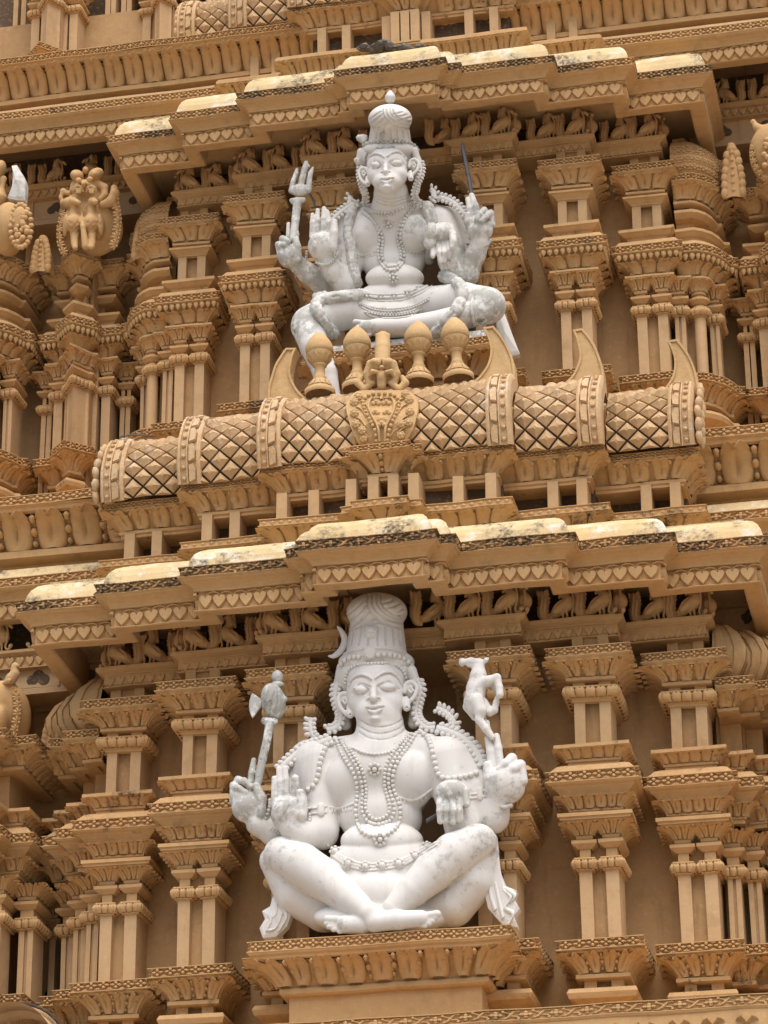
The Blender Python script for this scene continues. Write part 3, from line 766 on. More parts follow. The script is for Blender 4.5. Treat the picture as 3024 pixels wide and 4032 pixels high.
# ------------------------------------------------------------------ the two white seated statues
def head(S, fr, Yf, Yc):
    """face, ears and hair; frame as the enlarged head of the lower statue"""
    S.ell(fr, 760, 1560, Yc, 425, 470, .19, .03)
    S.ell(fr, 765, 1820, Yf+.06, 300, 225, .14, .04)
    S.ell(fr, 560, 1700, Yf+.09, 190, 190, .11, .03); S.ell(fr, 960, 1690, Yf+.09, 195, 190, .11, .03)
    S.ell(fr, 755, 1950, Yf+.02, 130, 90, .08, .04)
    # hair cap behind the face
    S.ell(fr, 765, 1330, Yc+.10, 570, 420, .2, .02)
    S.seg(fr, [(260, 1250, Yc+.02, 75), (235, 1420, Yc+.06, 75), (270, 1750, Yc+.1, 70), (330, 2000, Yc+.1, 80)], .02)
    S.seg(fr, [(1265, 1230, Yc+.02, 75), (1320, 1420, Yc+.06, 75), (1330, 1700, Yc+.1, 70), (1290, 1980, Yc+.1, 80)], .02)
    # nose and lips
    P = S.on(fr, 722, 1560); y = P[1]
    S.seg(fr, [(722, 1400, y+.015, 38), (722, 1540, y-.03, 42), (724, 1615, y-.055, 50)], .015)
    S.seg(fr, [(650, 1632, y-.012, 34), (724, 1628, y-.04, 38), (797, 1622, y-.012, 34)], .012)
    S.trace(fr, [(612, 1750), (680, 1738), (730, 1742), (790, 1728), (884, 1724)], [10, 20, 22, 20, 10], .008, .006)
    S.trace(fr, [(650, 1790), (740, 1822), (832, 1778)], [16, 28, 18], .01, .008)
    S.ell(fr, 745, 1900, y, 70, 38, .05, .03, p=S.on(fr, 745, 1900, -.02))
    # eyes
    for u, v, ru, rv, a in ((545, 1500, 108, 60, .2), (925, 1462, 128, 60, -.05)):
        S.ell(fr, 0, 0, 0, ru*1.12, rv*1.3, .022, .006, a, 'sub', p=S.on(fr, u, v, .012)); c = S.on(fr, u, v, -.012); S.ell(fr, 0, 0, 0, ru, rv, .042, .003, a, p=c)
    S.trace(fr, [(412, 1550), (470, 1455), (545, 1418), (625, 1440), (680, 1462)], 17, .004, .003, 'sub')
    S.trace(fr, [(412, 1550), (480, 1560), (550, 1568), (625, 1530), (680, 1462)], 11, .004, .003, 'sub')
    S.trace(fr, [(780, 1455), (850, 1415), (940, 1385), (1030, 1430), (1085, 1490)], 17, .004, .003, 'sub')
    S.trace(fr, [(780, 1455), (850, 1505), (940, 1525), (1030, 1510), (1085, 1490)], 11, .004, .003, 'sub')
    # brows
    S.trace(fr, [(372, 1450), (420, 1345), (530, 1285), (620, 1300), (690, 1350)], [12, 20, 22, 22, 16], .008, .004)
    S.trace(fr, [(752, 1332), (860, 1262), (960, 1250), (1070, 1320), (1130, 1420)], [16, 22, 22, 20, 12], .008, .004)
    S.trace(fr, [(385, 1450), (430, 1362), (530, 1312), (620, 1325), (690, 1368)], 12, .002, .003, 'sub')
    S.trace(fr, [(755, 1352), (860, 1288), (960, 1275), (1060, 1340), (1115, 1425)], 12, .002, .003, 'sub')
    S.trace(fr, [(712, 1190), (685, 1250), (712, 1320)], 6, .003, .003, 'sub'); S.trace(fr, [(712, 1190), (742, 1250), (712, 1320)], 6, .003, .003, 'sub')
    # mouth slit, nostrils
    S.trace(fr, [(602, 1746), (680, 1776), (742, 1774), (812, 1762), (892, 1718)], [9, 13, 13, 13, 9], .006, .002, 'sub')
    for u, v in ((655, 1640), (795, 1628)): S.ell(fr, 0, 0, 0, 22, 15, .02, .004, p=S.on(fr, u, v, -.002), op='sub')
    # ears with long pierced lobes
    for e, ye in (([(400, 1640), (350, 1560), (270, 1560), (225, 1640), (260, 1760), (340, 1850)], Yc-.02), ([(1165, 1530), (1185, 1420), (1270, 1390), (1340, 1470), (1300, 1600), (1205, 1690)], Yc-.02)):
        q = smooth_curve(e, 5); S.seg(fr, [(u, v, ye-.03, 30) for u, v in q], .004)
        cu, cv = (315, 1665) if e[0][0] < 700 else (1250, 1510)
        S.ell(fr, cu, cv, ye+.01, 90, 125, .035, .004)
        S.seg(fr, [(cu+8, cv-50, ye-.03, 16), (cu+35, cv-5, ye-.03, 16), (cu+5, cv+35, ye-.03, 16), (cu-25, cv, ye-.03, 14)], .003)
    for u, v in ((392, 1850), (1195, 1750)):
        S.seg(fr, [(u-10, v-120, Yc-.03, 42), (u, v, Yc-.06, 58)], .01)
        S.ell(fr, 0, 0, 0, 15, 15, .03, .003, p=S.on(fr, u, v), op='sub')
def crown(S, fr, Yc, top, knob=False, lean=0., rv=290):
    """pleated crown with the wound knot of hair; top maps the height of the knot"""
    z = lambda v: 950-(950-v)*top
    S.ell(fr, 765, 1110, Yc+.09, 548, 230, .235, .01)
    S.seg(fr, [(765, 1000, Yc+.06, 440), (768, z(640), Yc+.06-lean*.4, 392)], .01)
    S.ell(fr, 772, z(400), Yc+.05-lean*.7, 440, rv, .245, .012)
    if knob: S.ell(fr, 772, 148, Yc+.02-lean, 108, 116, .062, .01); S.ell(fr, 772, 40, Yc+.02-lean, 40, 34, .03, .02)
    T = lambda pts, r, **k: S.trace(fr, [(u, z(v)) for u, v in pts], r, 0, .005, 'sub', **k)
    for a, b in ((440, 405), (545, 510), (655, 640), (780, 785), (895, 905), (1005, 1020), (1085, 1110)): T([(a, 610), (b, 860)], [20, 16])
    for p in ([(348, 450), (480, 320), (610, 200)], [(340, 570), (500, 420), (640, 270)], [(370, 650), (540, 510), (660, 380)], [(520, 610), (640, 550), (745, 470)]): T(p, [12, 20, 16])
    for p in ([(830, 275), (960, 240), (1000, 215)], [(865, 345), (1000, 315), (1090, 275)], [(970, 415), (1080, 385), (1160, 345)], [(1060, 470), (1130, 460), (1195, 430)]): T(p, [11, 18, 13])
    for p in ([(640, 150), (650, 320), (780, 500), (960, 590), (1160, 640)], [(700, 140), (715, 300), (850, 455), (1020, 530), (1195, 560)], [(765, 135), (785, 280), (905, 415), (1050, 490), (1205, 500)], [(825, 150), (845, 270), (940, 380), (1080, 450), (1200, 450)]): T(p, [11, 19, 20, 16])
    T([(360, 670), (500, 610), (640, 590), (790, 545), (960, 590), (1160, 650)], 14)
    S.trace(fr, [(250, 1010), (400, 950), (600, 915), (765, 905), (950, 915), (1130, 960), (1270, 1060)], 16, .004, .006)
def crown_beads(mb, S, fr, Sc):
    for src in (Sc,):
        bead_string(mb, src, fr, [(222, 1330), (232, 1230), (262, 1150), (330, 1085), (450, 1040), (570, 1020)], 42)
        bead_string(mb, src, fr, [(790, 1005), (900, 1000), (1010, 1015), (1120, 1050), (1220, 1120), (1280, 1210), (1305, 1310)], 42)
    bead_string(mb, S, fr, [(322, 1400), (345, 1275), (400, 1195), (510, 1150), (660, 1138), (800, 1132), (950, 1132), (1060, 1165), (1140, 1235), (1190, 1345)], 27, gap=1.8)
def leaf_band(mb, fr, pts, Y, r, side, leaf=1., beads=True, step=1.):
    """hanging hair: a cord with beads on one side and curling leaf tips on the other"""
    C = smooth_curve(pts, 10); C = np.array(C); d = np.r_[0, np.cumsum(np.linalg.norm(np.diff(C, axis=0), axis=1))]
    T = np.gradient(C, axis=0); T /= np.linalg.norm(T, axis=1)[:, None]; Nn = np.stack([T[:, 1], -T[:, 0]], 1)*side
    ys = np.interp(np.linspace(0, 1, len(C)), np.linspace(0, 1, len(Y)), Y) if np.ndim(Y) else np.full(len(C), Y)
    k = 8; ring = []
    for c, n, y in zip(C, Nn, ys):
        q = fr.p(*c, y); e = CR*n[0]-CU*n[1]; w = fr.m(r*1.25, y)
        ring.append([q+e*w*math.cos(a)-CD*w*.9*math.sin(a) for a in np.linspace(0, 2*math.pi, k, endpoint=False)])
    mb.strip(ring, closed=True, smooth=True, cap0=True, cap1=True)
    at_ = lambda s: (np.array([np.interp(s, d, C[:, 0]), np.interp(s, d, C[:, 1])]), np.array([np.interp(s, d, Nn[:, 0]), np.interp(s, d, Nn[:, 1])]), np.interp(s, d, ys), np.array([np.interp(s, d, T[:, 0]), np.interp(s, d, T[:, 1])]))
    s = r*.6
    while s < d[-1]:
        c, n, y, t = at_(s)
        if beads: ball_at(mb, fr.p(*(c-n*r*.95), y-.022), fr.m(r*.85, y))
        s += r*1.75
    s = r
    while s < d[-1]:
        c, n, y, t = at_(s); L = r*2.5*leaf
        o = fr.p(*(c+n*(r*.75+L*.28)+t*r*.35), y-.006); w = n*.93+t*.5; w = w/np.linalg.norm(w); h = np.array([-w[1], w[0]])
        e1 = (CR*w[0]-CU*w[1])*fr.m(L*.95, y); e2 = (CR*h[0]-CU*h[1])*fr.m(r*1.75, y); e3 = CD*.034
        mb.inst(_bs, [np.c_[e2, e3, e1, o]])
        s += r*1.5*step
def rosette(mb, p, r, n=6, nrm=None):
    ball_at(mb, p, r*.42)
    for i in range(n):
        a = 2*math.pi*i/n; ball_at(mb, p+(CR*math.cos(a)+CU*math.sin(a))*r*.72+CD*.004, r*.33)
def hand(S, fr, palm, fingers, k=.012):
    for e in palm: S.ell(fr, *e[:6], k=.02, ang=e[6] if len(e) > 6 else 0)
    for f in fingers: S.seg(fr, f, k)

def finish(mb, name, mat, parent, wear=0., jit=0):
    o = mb.build(name, mat, parent, jit=jit); add_wear(o, np.concatenate(mb.V), (), wear); return o
def cords(S, box, name, mat, parent, lines, n=8, wear=()):
    """raised cords laid on the body, one mesh per ornament"""
    T = Sculpt(*box, .006)
    for fr, pts, r in lines:
        P = [q for q in (S.on(fr, u, v, 0) for u, v in smooth_curve(pts, n)) if q is not None]
        for a, b in zip(P[:-1], P[1:]):
            if np.linalg.norm(a-b) < .1: T.v.cone(a, b, fr.m(r, .4), fr.m(r, .4), .004)
    return T.build(name, mat, parent, wear)
def statue_lower():
    ym = lambda Y: -.45+(Y+.45)*.62       # the figure is carved flatter than life against the niche
    A = Fr(850, 2250, .7836, ym); HL = Fr(890, 2620, .3165, ym); HR = Fr(1680, 2560, .348, ym); FA = Fr(1270, 2300, .2773)
    S = Sculpt((-1.2, -.62, 6.30), (1.12, .60, 9.0), .0065)
    E, G = S.ell, S.seg
    # trunk
    E(A, 825, 1060, .16, 262, 235, .24, .05); E(A, 830, 1240, .14, 205, 160, .2, .06)
    E(A, 850, 1500, .14, 290, 180, .26, .05); E(A, 830, 1630, .05, 260, 150, .25, .05); E(A, 830, 1740, .0, 330, 90, .25, .04)
    G(A, [(600, 940, .18, 105), (825, 900, .2, 100), (1060, 925, .18, 110)], .06)
    G(A, [(828, 905, .13, 150), (826, 770, .06, 118)], .04)
    E(A, 648, 1075, .0, 108, 138, .13, .035); E(A, 992, 1050, .0, 110, 140, .13, .035)
    E(A, 835, 1355, .02, 205, 98, .2, .012)
    # arms
    G(A, [(480, 960, .22, 118), (385, 1140, .22, 96), (300, 1320, .13, 64), (205, 1270, .02, 54)], .035)
    G(A, [(500, 965, .12, 122), (530, 1140, .1, 96), (528, 1310, .03, 84), (440, 1330, -.12, 70), (380, 1290, -.2, 62)], .035)
    G(A, [(1150, 955, .12, 126), (1200, 1120, .1, 98), (1240, 1290, .06, 84), (1205, 1200, -.14, 66)], .035)
    G(A, [(1210, 965, .22, 120), (1330, 1120, .22, 98), (1392, 1235, .14, 76), (1425, 1130, .02, 62)], .035)
    # folded legs
    G(A, [(298, 1455, .0, 78), (405, 1622, .10, 108), (545, 1705, .16, 104), (680, 1690, .2, 110)], .012)
    G(A, [(332, 1425, -.13, 92), (430, 1475, -.17, 108), (540, 1545, -.22, 102), (670, 1650, -.32, 74), (770, 1722, -.4, 54)], .006)
    G(A, [(1345, 1410, .02, 76), (1300, 1550, .1, 108), (1190, 1675, .16, 108), (1080, 1705, .2, 90)], .012)
    G(A, [(1318, 1362, -.11, 92), (1200, 1425, -.15, 112), (1090, 1510, -.2, 100), (990, 1605, -.26, 78), (890, 1695, -.32, 55)], .006)
    # feet
    G(A, [(772, 1722, -.40, 56), (800, 1765, -.42, 48), (920, 1752, -.435, 48), (1030, 1745, -.44, 42)], .02)
    for i, (u, v, u2, v2, r) in enumerate(((1040, 1735, 1112, 1722, 20), (1040, 1748, 1104, 1740, 15), (1035, 1758, 1090, 1757, 14), (1028, 1768, 1074, 1770, 13), (1018, 1776, 1052, 1782, 12))):
        G(A, [(u, v, -.445, r), (u2, v2, -.45, r)], .006)
    G(A, [(850, 1740, -.30, 50), (740, 1775, -.36, 48), (650, 1775, -.40, 44)], .02)
    for u, v, u2, v2, r in ((640, 1752, 560, 1748, 20), (635, 1768, 556, 1770, 15), (632, 1782, 568, 1786, 14), (640, 1794, 590, 1800, 13), (660, 1802, 620, 1810, 12)):
        G(A, [(u, v, -.41, r), (u2, v2, -.42, r)], .006)
    # head
    head(S, FA, -.262, -.13)
    for v in (752, 785, 815): S.trace(A, [(715, v-8), (770, v+22), (840, v+30), (910, v+10), (950, v-20)], 4.5, 0, .004, 'sub')
    # hands
    Y = -.06
    hand(S, HL, [(270, 1770, Y, 200, 190, .085), (270, 1650, Y, 205, 120, .07)],
         [[(290, 1560, Y, 44), (318, 1340, Y-.02, 40), (345, 1180, Y-.02, 34)], [(385, 1560, Y, 46), (412, 1330, Y-.03, 42), (440, 1180, Y-.03, 36)],
          [(110, 1620, Y, 55), (150, 1425, Y-.02, 48), (225, 1440, Y-.09, 44), (300, 1505, Y-.1, 40)], [(90, 1700, Y, 50), (92, 1495, Y-.02, 46), (165, 1535, Y-.09, 42), (250, 1590, Y-.1, 40)],
          [(430, 1850, Y, 70), (440, 1650, Y-.06, 62), (375, 1500, Y-.1, 48)]])
    Y = -.26
    hand(S, HL, [(775, 1860, Y, 215, 215, .085), (770, 1740, Y, 195, 120, .06)],
         [[(600, 1740, Y, 42), (600, 1540, Y-.02, 38), (598, 1405, Y-.03, 32)], [(678, 1700, Y, 42), (665, 1450, Y-.02, 40), (656, 1288, Y-.03, 34)],
          [(760, 1680, Y, 46), (742, 1430, Y-.02, 44), (732, 1280, Y-.03, 38)], [(850, 1680, Y, 52), (862, 1500, Y-.04, 52), (862, 1405, Y-.07, 48)],
          [(930, 1860, Y-.03, 80), (935, 1690, Y-.06, 60), (925, 1585, Y-.08, 52)], [(980, 1800, Y, 40), (965, 1640, Y-.03, 40)]])
    S.trace(HL, [(640, 1960), (740, 1830), (790, 1740)], 9, 0, .004, 'sub')
    Y = -.06
    hand(S, HR, [(890, 1540, Y, 222, 205, .085), (890, 1420, Y, 190, 110, .07)],
         [[(740, 1380, Y, 50), (722, 1150, Y-.02, 46), (692, 1000, Y-.02, 38)], [(835, 1330, Y, 50), (808, 1110, Y-.02, 46), (790, 975, Y-.02, 38)],
          [(1000, 1400, Y, 60), (965, 1225, Y-.02, 56), (895, 1285, Y-.09, 52), (828, 1345, Y-.1, 42)], [(1085, 1480, Y, 60), (1060, 1300, Y-.02, 58), (975, 1345, Y-.09, 52), (885, 1420, Y-.1, 44)],
          [(770, 1620, Y, 75), (705, 1450, Y-.05, 62), (682, 1300, Y-.06, 46)]])
    Y = -.24
    hand(S, HR, [(285, 1610, Y, 185, 145, .09)],
         [[(150, 1700, Y-.05, 42), (150, 1820, Y-.1, 38), (155, 1935, Y-.06, 36)], [(212, 1690, Y-.05, 42), (215, 1820, Y-.1, 38), (222, 1935, Y-.06, 36)],
          [(285, 1690, Y-.05, 42), (290, 1820, Y-.1, 40), (298, 1940, Y-.06, 38)], [(355, 1690, Y-.05, 44), (368, 1820, Y-.1, 42), (375, 1910, Y-.06, 40)], [(440, 1600, Y-.02, 45), (450, 1750, Y-.06, 36)]])
    for u in (182, 250, 328): S.trace(HR, [(u, 1690), (u+5, 1930)], 7, 0, .004, 'sub')
    hw = [(HL.p(270, 1700, -.1), .24, 1.), (HL.p(350, 1300, -.1), .2, 1.), (HL.p(770, 1700, -.3), .24, .75), (HR.p(285, 1700, -.28), .2, 1.), (HR.p(890, 1500, -.1), .22, .5), (A.p(320, 1400, -.2), .22, .42), (A.p(1330, 1340, -.2), .3, .5), (A.p(1150, 1480, -.2), .25, .5), (A.p(430, 1340, 0), .18, .8), (A.p(600, 1790, -.4), .15, .5)]
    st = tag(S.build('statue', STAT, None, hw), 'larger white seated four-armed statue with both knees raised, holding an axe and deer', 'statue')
    # crown
    C = Sculpt((-.5, -.48, 8.25), (.4, .3, 9.5), .006)
    crown(C, FA, -.13, 1.)
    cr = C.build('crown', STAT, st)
    mb = MB(); crown_beads(mb, S, FA, C)
    q = C.on(FA, 678, 985, -.01)
    if q is not None:
        for rr, o in ((98, 0), (70, -.012)):
            ring = [[q+(CR*math.cos(a)+CU*math.sin(a))*FA.m(r_, 0)-CD*d for a in np.linspace(0, 2*math.pi, 18, endpoint=False)] for r_, d in ((rr, -.03), (rr, .012-o), (rr*.86, .022-o))]
            mb.strip(ring, closed=True, cap1=True)
        for a in np.linspace(0, 2*math.pi, 20, endpoint=False): ball_at(mb, q+(CR*math.cos(a)+CU*math.sin(a))*FA.m(100, 0)-CD*.01, FA.m(13, 0))
    add_wear(o := mb.build('diadem', STATJ, cr, jit=0), np.concatenate(mb.V), ())
    # little face on the crown
    D = Sculpt((-.25, -.5, 8.7), (.1, .05, 9.2), .004)
    q = C.on(FA, 690, 705, -.015); D.ell(FA, 0, 0, 0, 92, 112, .05, .004, p=q); D.ell(FA, 0, 0, 0, 105, 60, .045, .004, p=C.on(FA, 690, 640, -.015))
    D.seg(FA, [(690, 690, D.on(FA, 690, 690)[1], 10), (690, 725, D.on(FA, 690, 725)[1]-.01, 13)], .004)
    for a, b in (([(640, 690), (662, 683), (680, 692)], 7), ([(700, 690), (722, 683), (740, 690)], 7), ([(665, 762), (690, 768), (715, 760)], 7)): D.trace(FA, a, b, 0, .002, 'sub')
    D.build('crown_face', STAT, cr)
    # crescent moon
    M = Sculpt((-.6, -.35, 8.4), (-.1, .1, 9.25), .005)
    M.seg(FA, [(u, v, -.13, r) for (u, v), r in zip(smooth_curve([(215, 605), (275, 680), (318, 800), (270, 930), (165, 1020), (80, 1020)], 4), np.interp(np.linspace(0, 1, 21), [0, .3, .5, .75, 1], [16, 46, 52, 42, 10]))], .004)
    M.build('crescent', STAT, cr)
    # hair with leaf tips, shoulder borders
    mb = MB()
    leaf_band(mb, FA, [(1330, 1340), (1385, 1500), (1345, 1680), (1320, 1830), (1370, 1960), (1480, 2050), (1600, 2050)], -.1, 40, 1)
    finish(mb, 'hair', STAT, st)
    mb = MB()
    leaf_band(mb, FA, [(225, 1400), (190, 1560), (225, 1720), (270, 1850), (250, 1980), (170, 2060), (60, 2080)], -.1, 40, -1)
    finish(mb, 'hair', STAT, st)
    mb = MB()
    leaf_band(mb, A, [(1105, 790), (1165, 808), (1240, 842), (1300, 900), (1340, 975)], .04, 17, 1)
    leaf_band(mb, A, [(1185, 800), (1190, 750), (1150, 710), (1105, 690)], .08, 14, -1, 1.3)
    finish(mb, 'shoulder_border', STAT, st)
    mb = MB()
    leaf_band(mb, A, [(585, 845), (520, 870), (440, 900), (370, 955), (318, 1010)], -.06, 17, -1)
    leaf_band(mb, A, [(530, 850), (490, 820), (480, 770), (485, 735)], .0, 14, 1, 1.3)
    finish(mb, 'shoulder_border', STAT, st)
    # necklaces
    mb = MB()
    bead_string(mb, S, A, [(690, 890), (740, 912), (800, 920), (870, 910), (920, 880)], 9)
    for pts, r in (([(605, 850), (640, 930), (690, 1010), (712, 1100), (705, 1220), (735, 1310), (825, 1330), (905, 1290), (925, 1200), (890, 1080), (900, 990), (950, 900), (1010, 815)], 12),
                   ([(625, 845), (670, 920), (715, 1000), (738, 1100), (735, 1200), (770, 1262), (820, 1275), (875, 1250), (895, 1190), (868, 1080), (875, 990), (925, 900), (985, 820)], 11),
                   ([(640, 845), (690, 920), (735, 1000), (755, 1100), (752, 1190), (785, 1240), (820, 1245), (860, 1225), (872, 1180), (848, 1080), (855, 980), (905, 890), (970, 820)], 10)):
        bead_string(mb, S, A, pts, r)
    for u, v, r in ((797, 995, 36), (825, 1347, 36)):
        p = S.on(A, u, v, .012)
        rosette(mb, p, A.m(r, 0), 8)
    bead_string(mb, S, A, [(600, 845), (555, 880), (525, 950), (515, 1020), (490, 1080), (440, 1110)], 15)
    bead_string(mb, S, A, [(1020, 805), (1070, 850), (1095, 930), (1115, 1010), (1150, 1040), (1230, 1035), (1330, 1010)], 15)
    o = mb.build('necklace', STATJ, st, jit=0); add_wear(o, np.concatenate(mb.V), ())
    # breast bands, armlets, belt
    bx = ((-1.0, -.5, 6.7), (1.1, .4, 8.0))
    l1 = [(A, [(575, 1185), (620, 1192), (700, 1165)], 7)]; l2 = [(A, [(915, 1135), (1000, 1150), (1085, 1095)], 7)]
    for i in range(9):
        u = 585+i*14; l1.append((A, [(u, 1192+4*math.sin(i/8*3.1)-i), (u-3, 1212-i*1.5)], 5))
        u = 925+i*18; l2.append((A, [(u, 1142+12*math.sin(i/8*3.1)-i*3.5), (u+6, 1168+6*math.sin(i/8*3.1)-i*4)], 5))
    cords(S, bx, 'breast_band', STATJ, st, l1); cords(S, bx, 'breast_band', STATJ, st, l2)
    cords(S, bx, 'armlet', STATJ, st, [(A, [(462, 1190), (510, 1188), (555, 1180)], 6), (A, [(462, 1218), (510, 1216), (555, 1210)], 6), (A, [(528, 1180), (528, 1218)], 18)])
    cords(S, bx, 'armlet', STATJ, st, [(A, [(1280, 1120), (1320, 1115), (1360, 1105)], 6), (A, [(1280, 1140), (1320, 1136), (1360, 1128)], 6), (A, [(1330, 1098), (1330, 1138)], 16)])
    belt = cords(S, bx, 'belt', STATJ, st, [(A, [(560, 1390+dv), (640, 1450+dv), (740, 1485+dv), (840, 1480+dv), (940, 1460+dv), (1020, 1415+dv), (1110, 1360+dv)], 7) for dv in (-15, 0, 15)])
    for u, v in ((600, 1408), (665, 1468), (750, 1485), (835, 1478), (918, 1468), (1000, 1430), (1060, 1385)):
        p = S.on(A, u, v, .012)
        if p is not None:
            mb = MB(); rosette(mb, p, A.m(30, 0), 8); ball_at(mb, p, A.m(20, 0)); finish(mb, 'rosette', STATJ, belt, .2)
    for fr, pts in ((HL, [(560, 2040), (660, 2090), (760, 2110), (860, 2120), (960, 2070), (1030, 1960), (1040, 1860)]), (HL, [(300, 1960), (400, 1985), (490, 1900), (540, 1760), (545, 1680)]), (HR, [(660, 1590), (700, 1690), (790, 1755), (880, 1775), (950, 1760)])):
        mb = MB()
        for u, v in smooth_curve(pts, 3): ball_at(mb, fr.p(u, v, -.05 if fr is not HL or u < 550 else -.2), fr.m(26, 0))
        finish(mb, 'bracelet', STATJ, st, .4)
    # cloth ends behind the knees
    for poly, lines in (([(290, 1640), (350, 1660), (385, 1720), (360, 1790), (305, 1842), (240, 1850), (222, 1800), (250, 1755), (235, 1715), (275, 1690)], [[(262, 1720), (275, 1760), (255, 1800), (300, 1790), (330, 1720)], [(330, 1680), (350, 1740), (320, 1800)], [(300, 1660), (300, 1720), (280, 1740)]]),
                        ([(1385, 1310), (1412, 1330), (1425, 1500), (1460, 1590), (1515, 1612), (1500, 1650), (1528, 1700), (1500, 1740), (1520, 1795), (1440, 1780), (1370, 1700), (1340, 1560)], [[(1440, 1600), (1480, 1640), (1450, 1690), (1490, 1720), (1470, 1770)], [(1400, 1560), (1420, 1660), (1440, 1740)], [(1395, 1480), (1375, 1600), (1400, 1700)], [(1460, 1600), (1500, 1630), (1480, 1660)]])):
        mb = MB(); flat_shape(mb, A, poly, .1, .09, .02)
        for pts in lines:
            ring = []
            for u, v in smooth_curve(pts, 5):
                c = A.p(u, v, .035); ring.append([c+CR*.014*math.cos(a)-CD*.03*math.sin(a)+CU*.014*math.cos(a) for a in np.linspace(0, math.pi, 5)])
            mb.strip(ring, smooth=True)
        finish(mb, 'sash', STAT, st, 0, .002)
    # axe
    X = Sculpt((-1.2, -.4, 7.5), (-.5, .15, 8.9), .005); Y = -.13
    X.seg(HL, [(390, 1500, Y, 44), (455, 1160, Y, 52), (510, 940, Y, 54), (545, 720, Y, 56)], .006)
    X.seg(HL, [(480, 690, Y, 46), (600, 700, Y, 46)], .01)
    X.ell(HL, 588, 450, Y, 155, 235, .09, .01, -.2); X.ell(HL, 640, 235, Y, 85, 40, .05, .01); X.ell(HL, 637, 142, Y, 74, 80, .045, .005); X.ell(HL, 640, 95, Y, 40, 36, .03, .01)
    for a, b in (([(520, 330), (480, 480), (480, 630)], 10), ([(600, 340), (560, 480), (530, 640)], 10), ([(650, 330), (640, 480), (580, 640)], 9), ([(470, 360), (440, 480), (450, 620)], 8)): X.trace(HL, a, b, 0, .004, 'sub')
    X.trace(HL, [(540, 740), (510, 850), (475, 985), (455, 1130)], 9, 0, .003, 'sub')
    for i in range(12):
        t = i/11; v = 360+280*t; u = 285+34*abs(2*t-1)**2
        X.seg(HL, [(430, 440+60*t, Y, 22), (u+12, v, Y, 15)], .004)
    X.seg(HL, [(690, 370, Y-.03, 34), (735, 420, Y-.03, 30), (700, 470, Y-.03, 26)], .006)
    tag(X.build('battle_axe', STATW, None, [(HL.p(500, 900, Y), .7, .8)]), 'weathered white plaster battle axe held up by the lower statue', 'axe')
    # deer
    X = Sculpt((.4, -.4, 7.7), (1.0, .15, 8.9), .005); Y = -.1
    X.ell(HR, 400, 138, Y, 36, 50, .035, .01); X.seg(HR, [(405, 135, Y, 34), (500, 130, Y, 44), (600, 150, Y, 55)], .015); X.seg(HR, [(470, 165, Y, 26), (560, 190, Y, 32)], .01)
    X.seg(HR, [(590, 160, Y, 62), (585, 290, Y, 92), (560, 430, Y, 108), (535, 580, Y, 112), (540, 650, Y, 92)], .015)
    X.seg(HR, [(640, 150, Y-.02, 20), (672, 112, Y-.03, 26), (695, 95, Y-.03, 12)], .008)
    X.ell(HR, 575, 127, Y-.045, 22, 10, .02, .004)
    X.seg(HR, [(625, 370, Y-.03, 72), (700, 345, Y-.06, 56), (795, 312, Y-.07, 46), (822, 420, Y-.07, 40), (828, 505, Y-.07, 44)], .012)
    X.seg(HR, [(640, 400, Y+.04, 60), (740, 350, Y+.06, 45), (770, 440, Y+.06, 34)], .012)
    X.seg(HR, [(560, 575, Y-.06, 86), (610, 690, Y-.07, 70), (592, 790, Y-.07, 44), (672, 890, Y-.06, 46), (742, 985, Y-.05, 34)], .012)
    X.seg(HR, [(640, 590, Y+.03, 55), (712, 702, Y+.02, 48), (765, 680, Y+.02, 42), (785, 590, Y+.02, 32), (800, 535, Y+.02, 26)], .01)
    X.seg(HR, [(470, 640, Y+.03, 62), (540, 760, Y+.03, 34), (680, 820, Y+.03, 30), (710, 960, Y+.02, 28)], .01)
    tag(X.build('deer_figurine', STAT, None, [(HR.p(560, 450, Y), .5, .25)]), 'small white plaster deer leaping up from the raised fingers of the lower statue', 'figurine')
    # iron stub in the broken hand
    mb = MB(); a, b = HR.p(-5, 1935, -.2), HR.p(120, 1860, -.2); d = b-a
    mb.strip([[c+np.array(o) for o in ((0, 0, .016), (.0, -.012, 0), (0, 0, -.016), (0, .012, 0))] for c in (a, b)], closed=True, cap0=True, cap1=True)
    tag(mb.build('iron_bar', IRON, None, jit=0), 'short dark iron stub sticking out of the clenched hand of the lower statue', 'bar')
statue_lower()
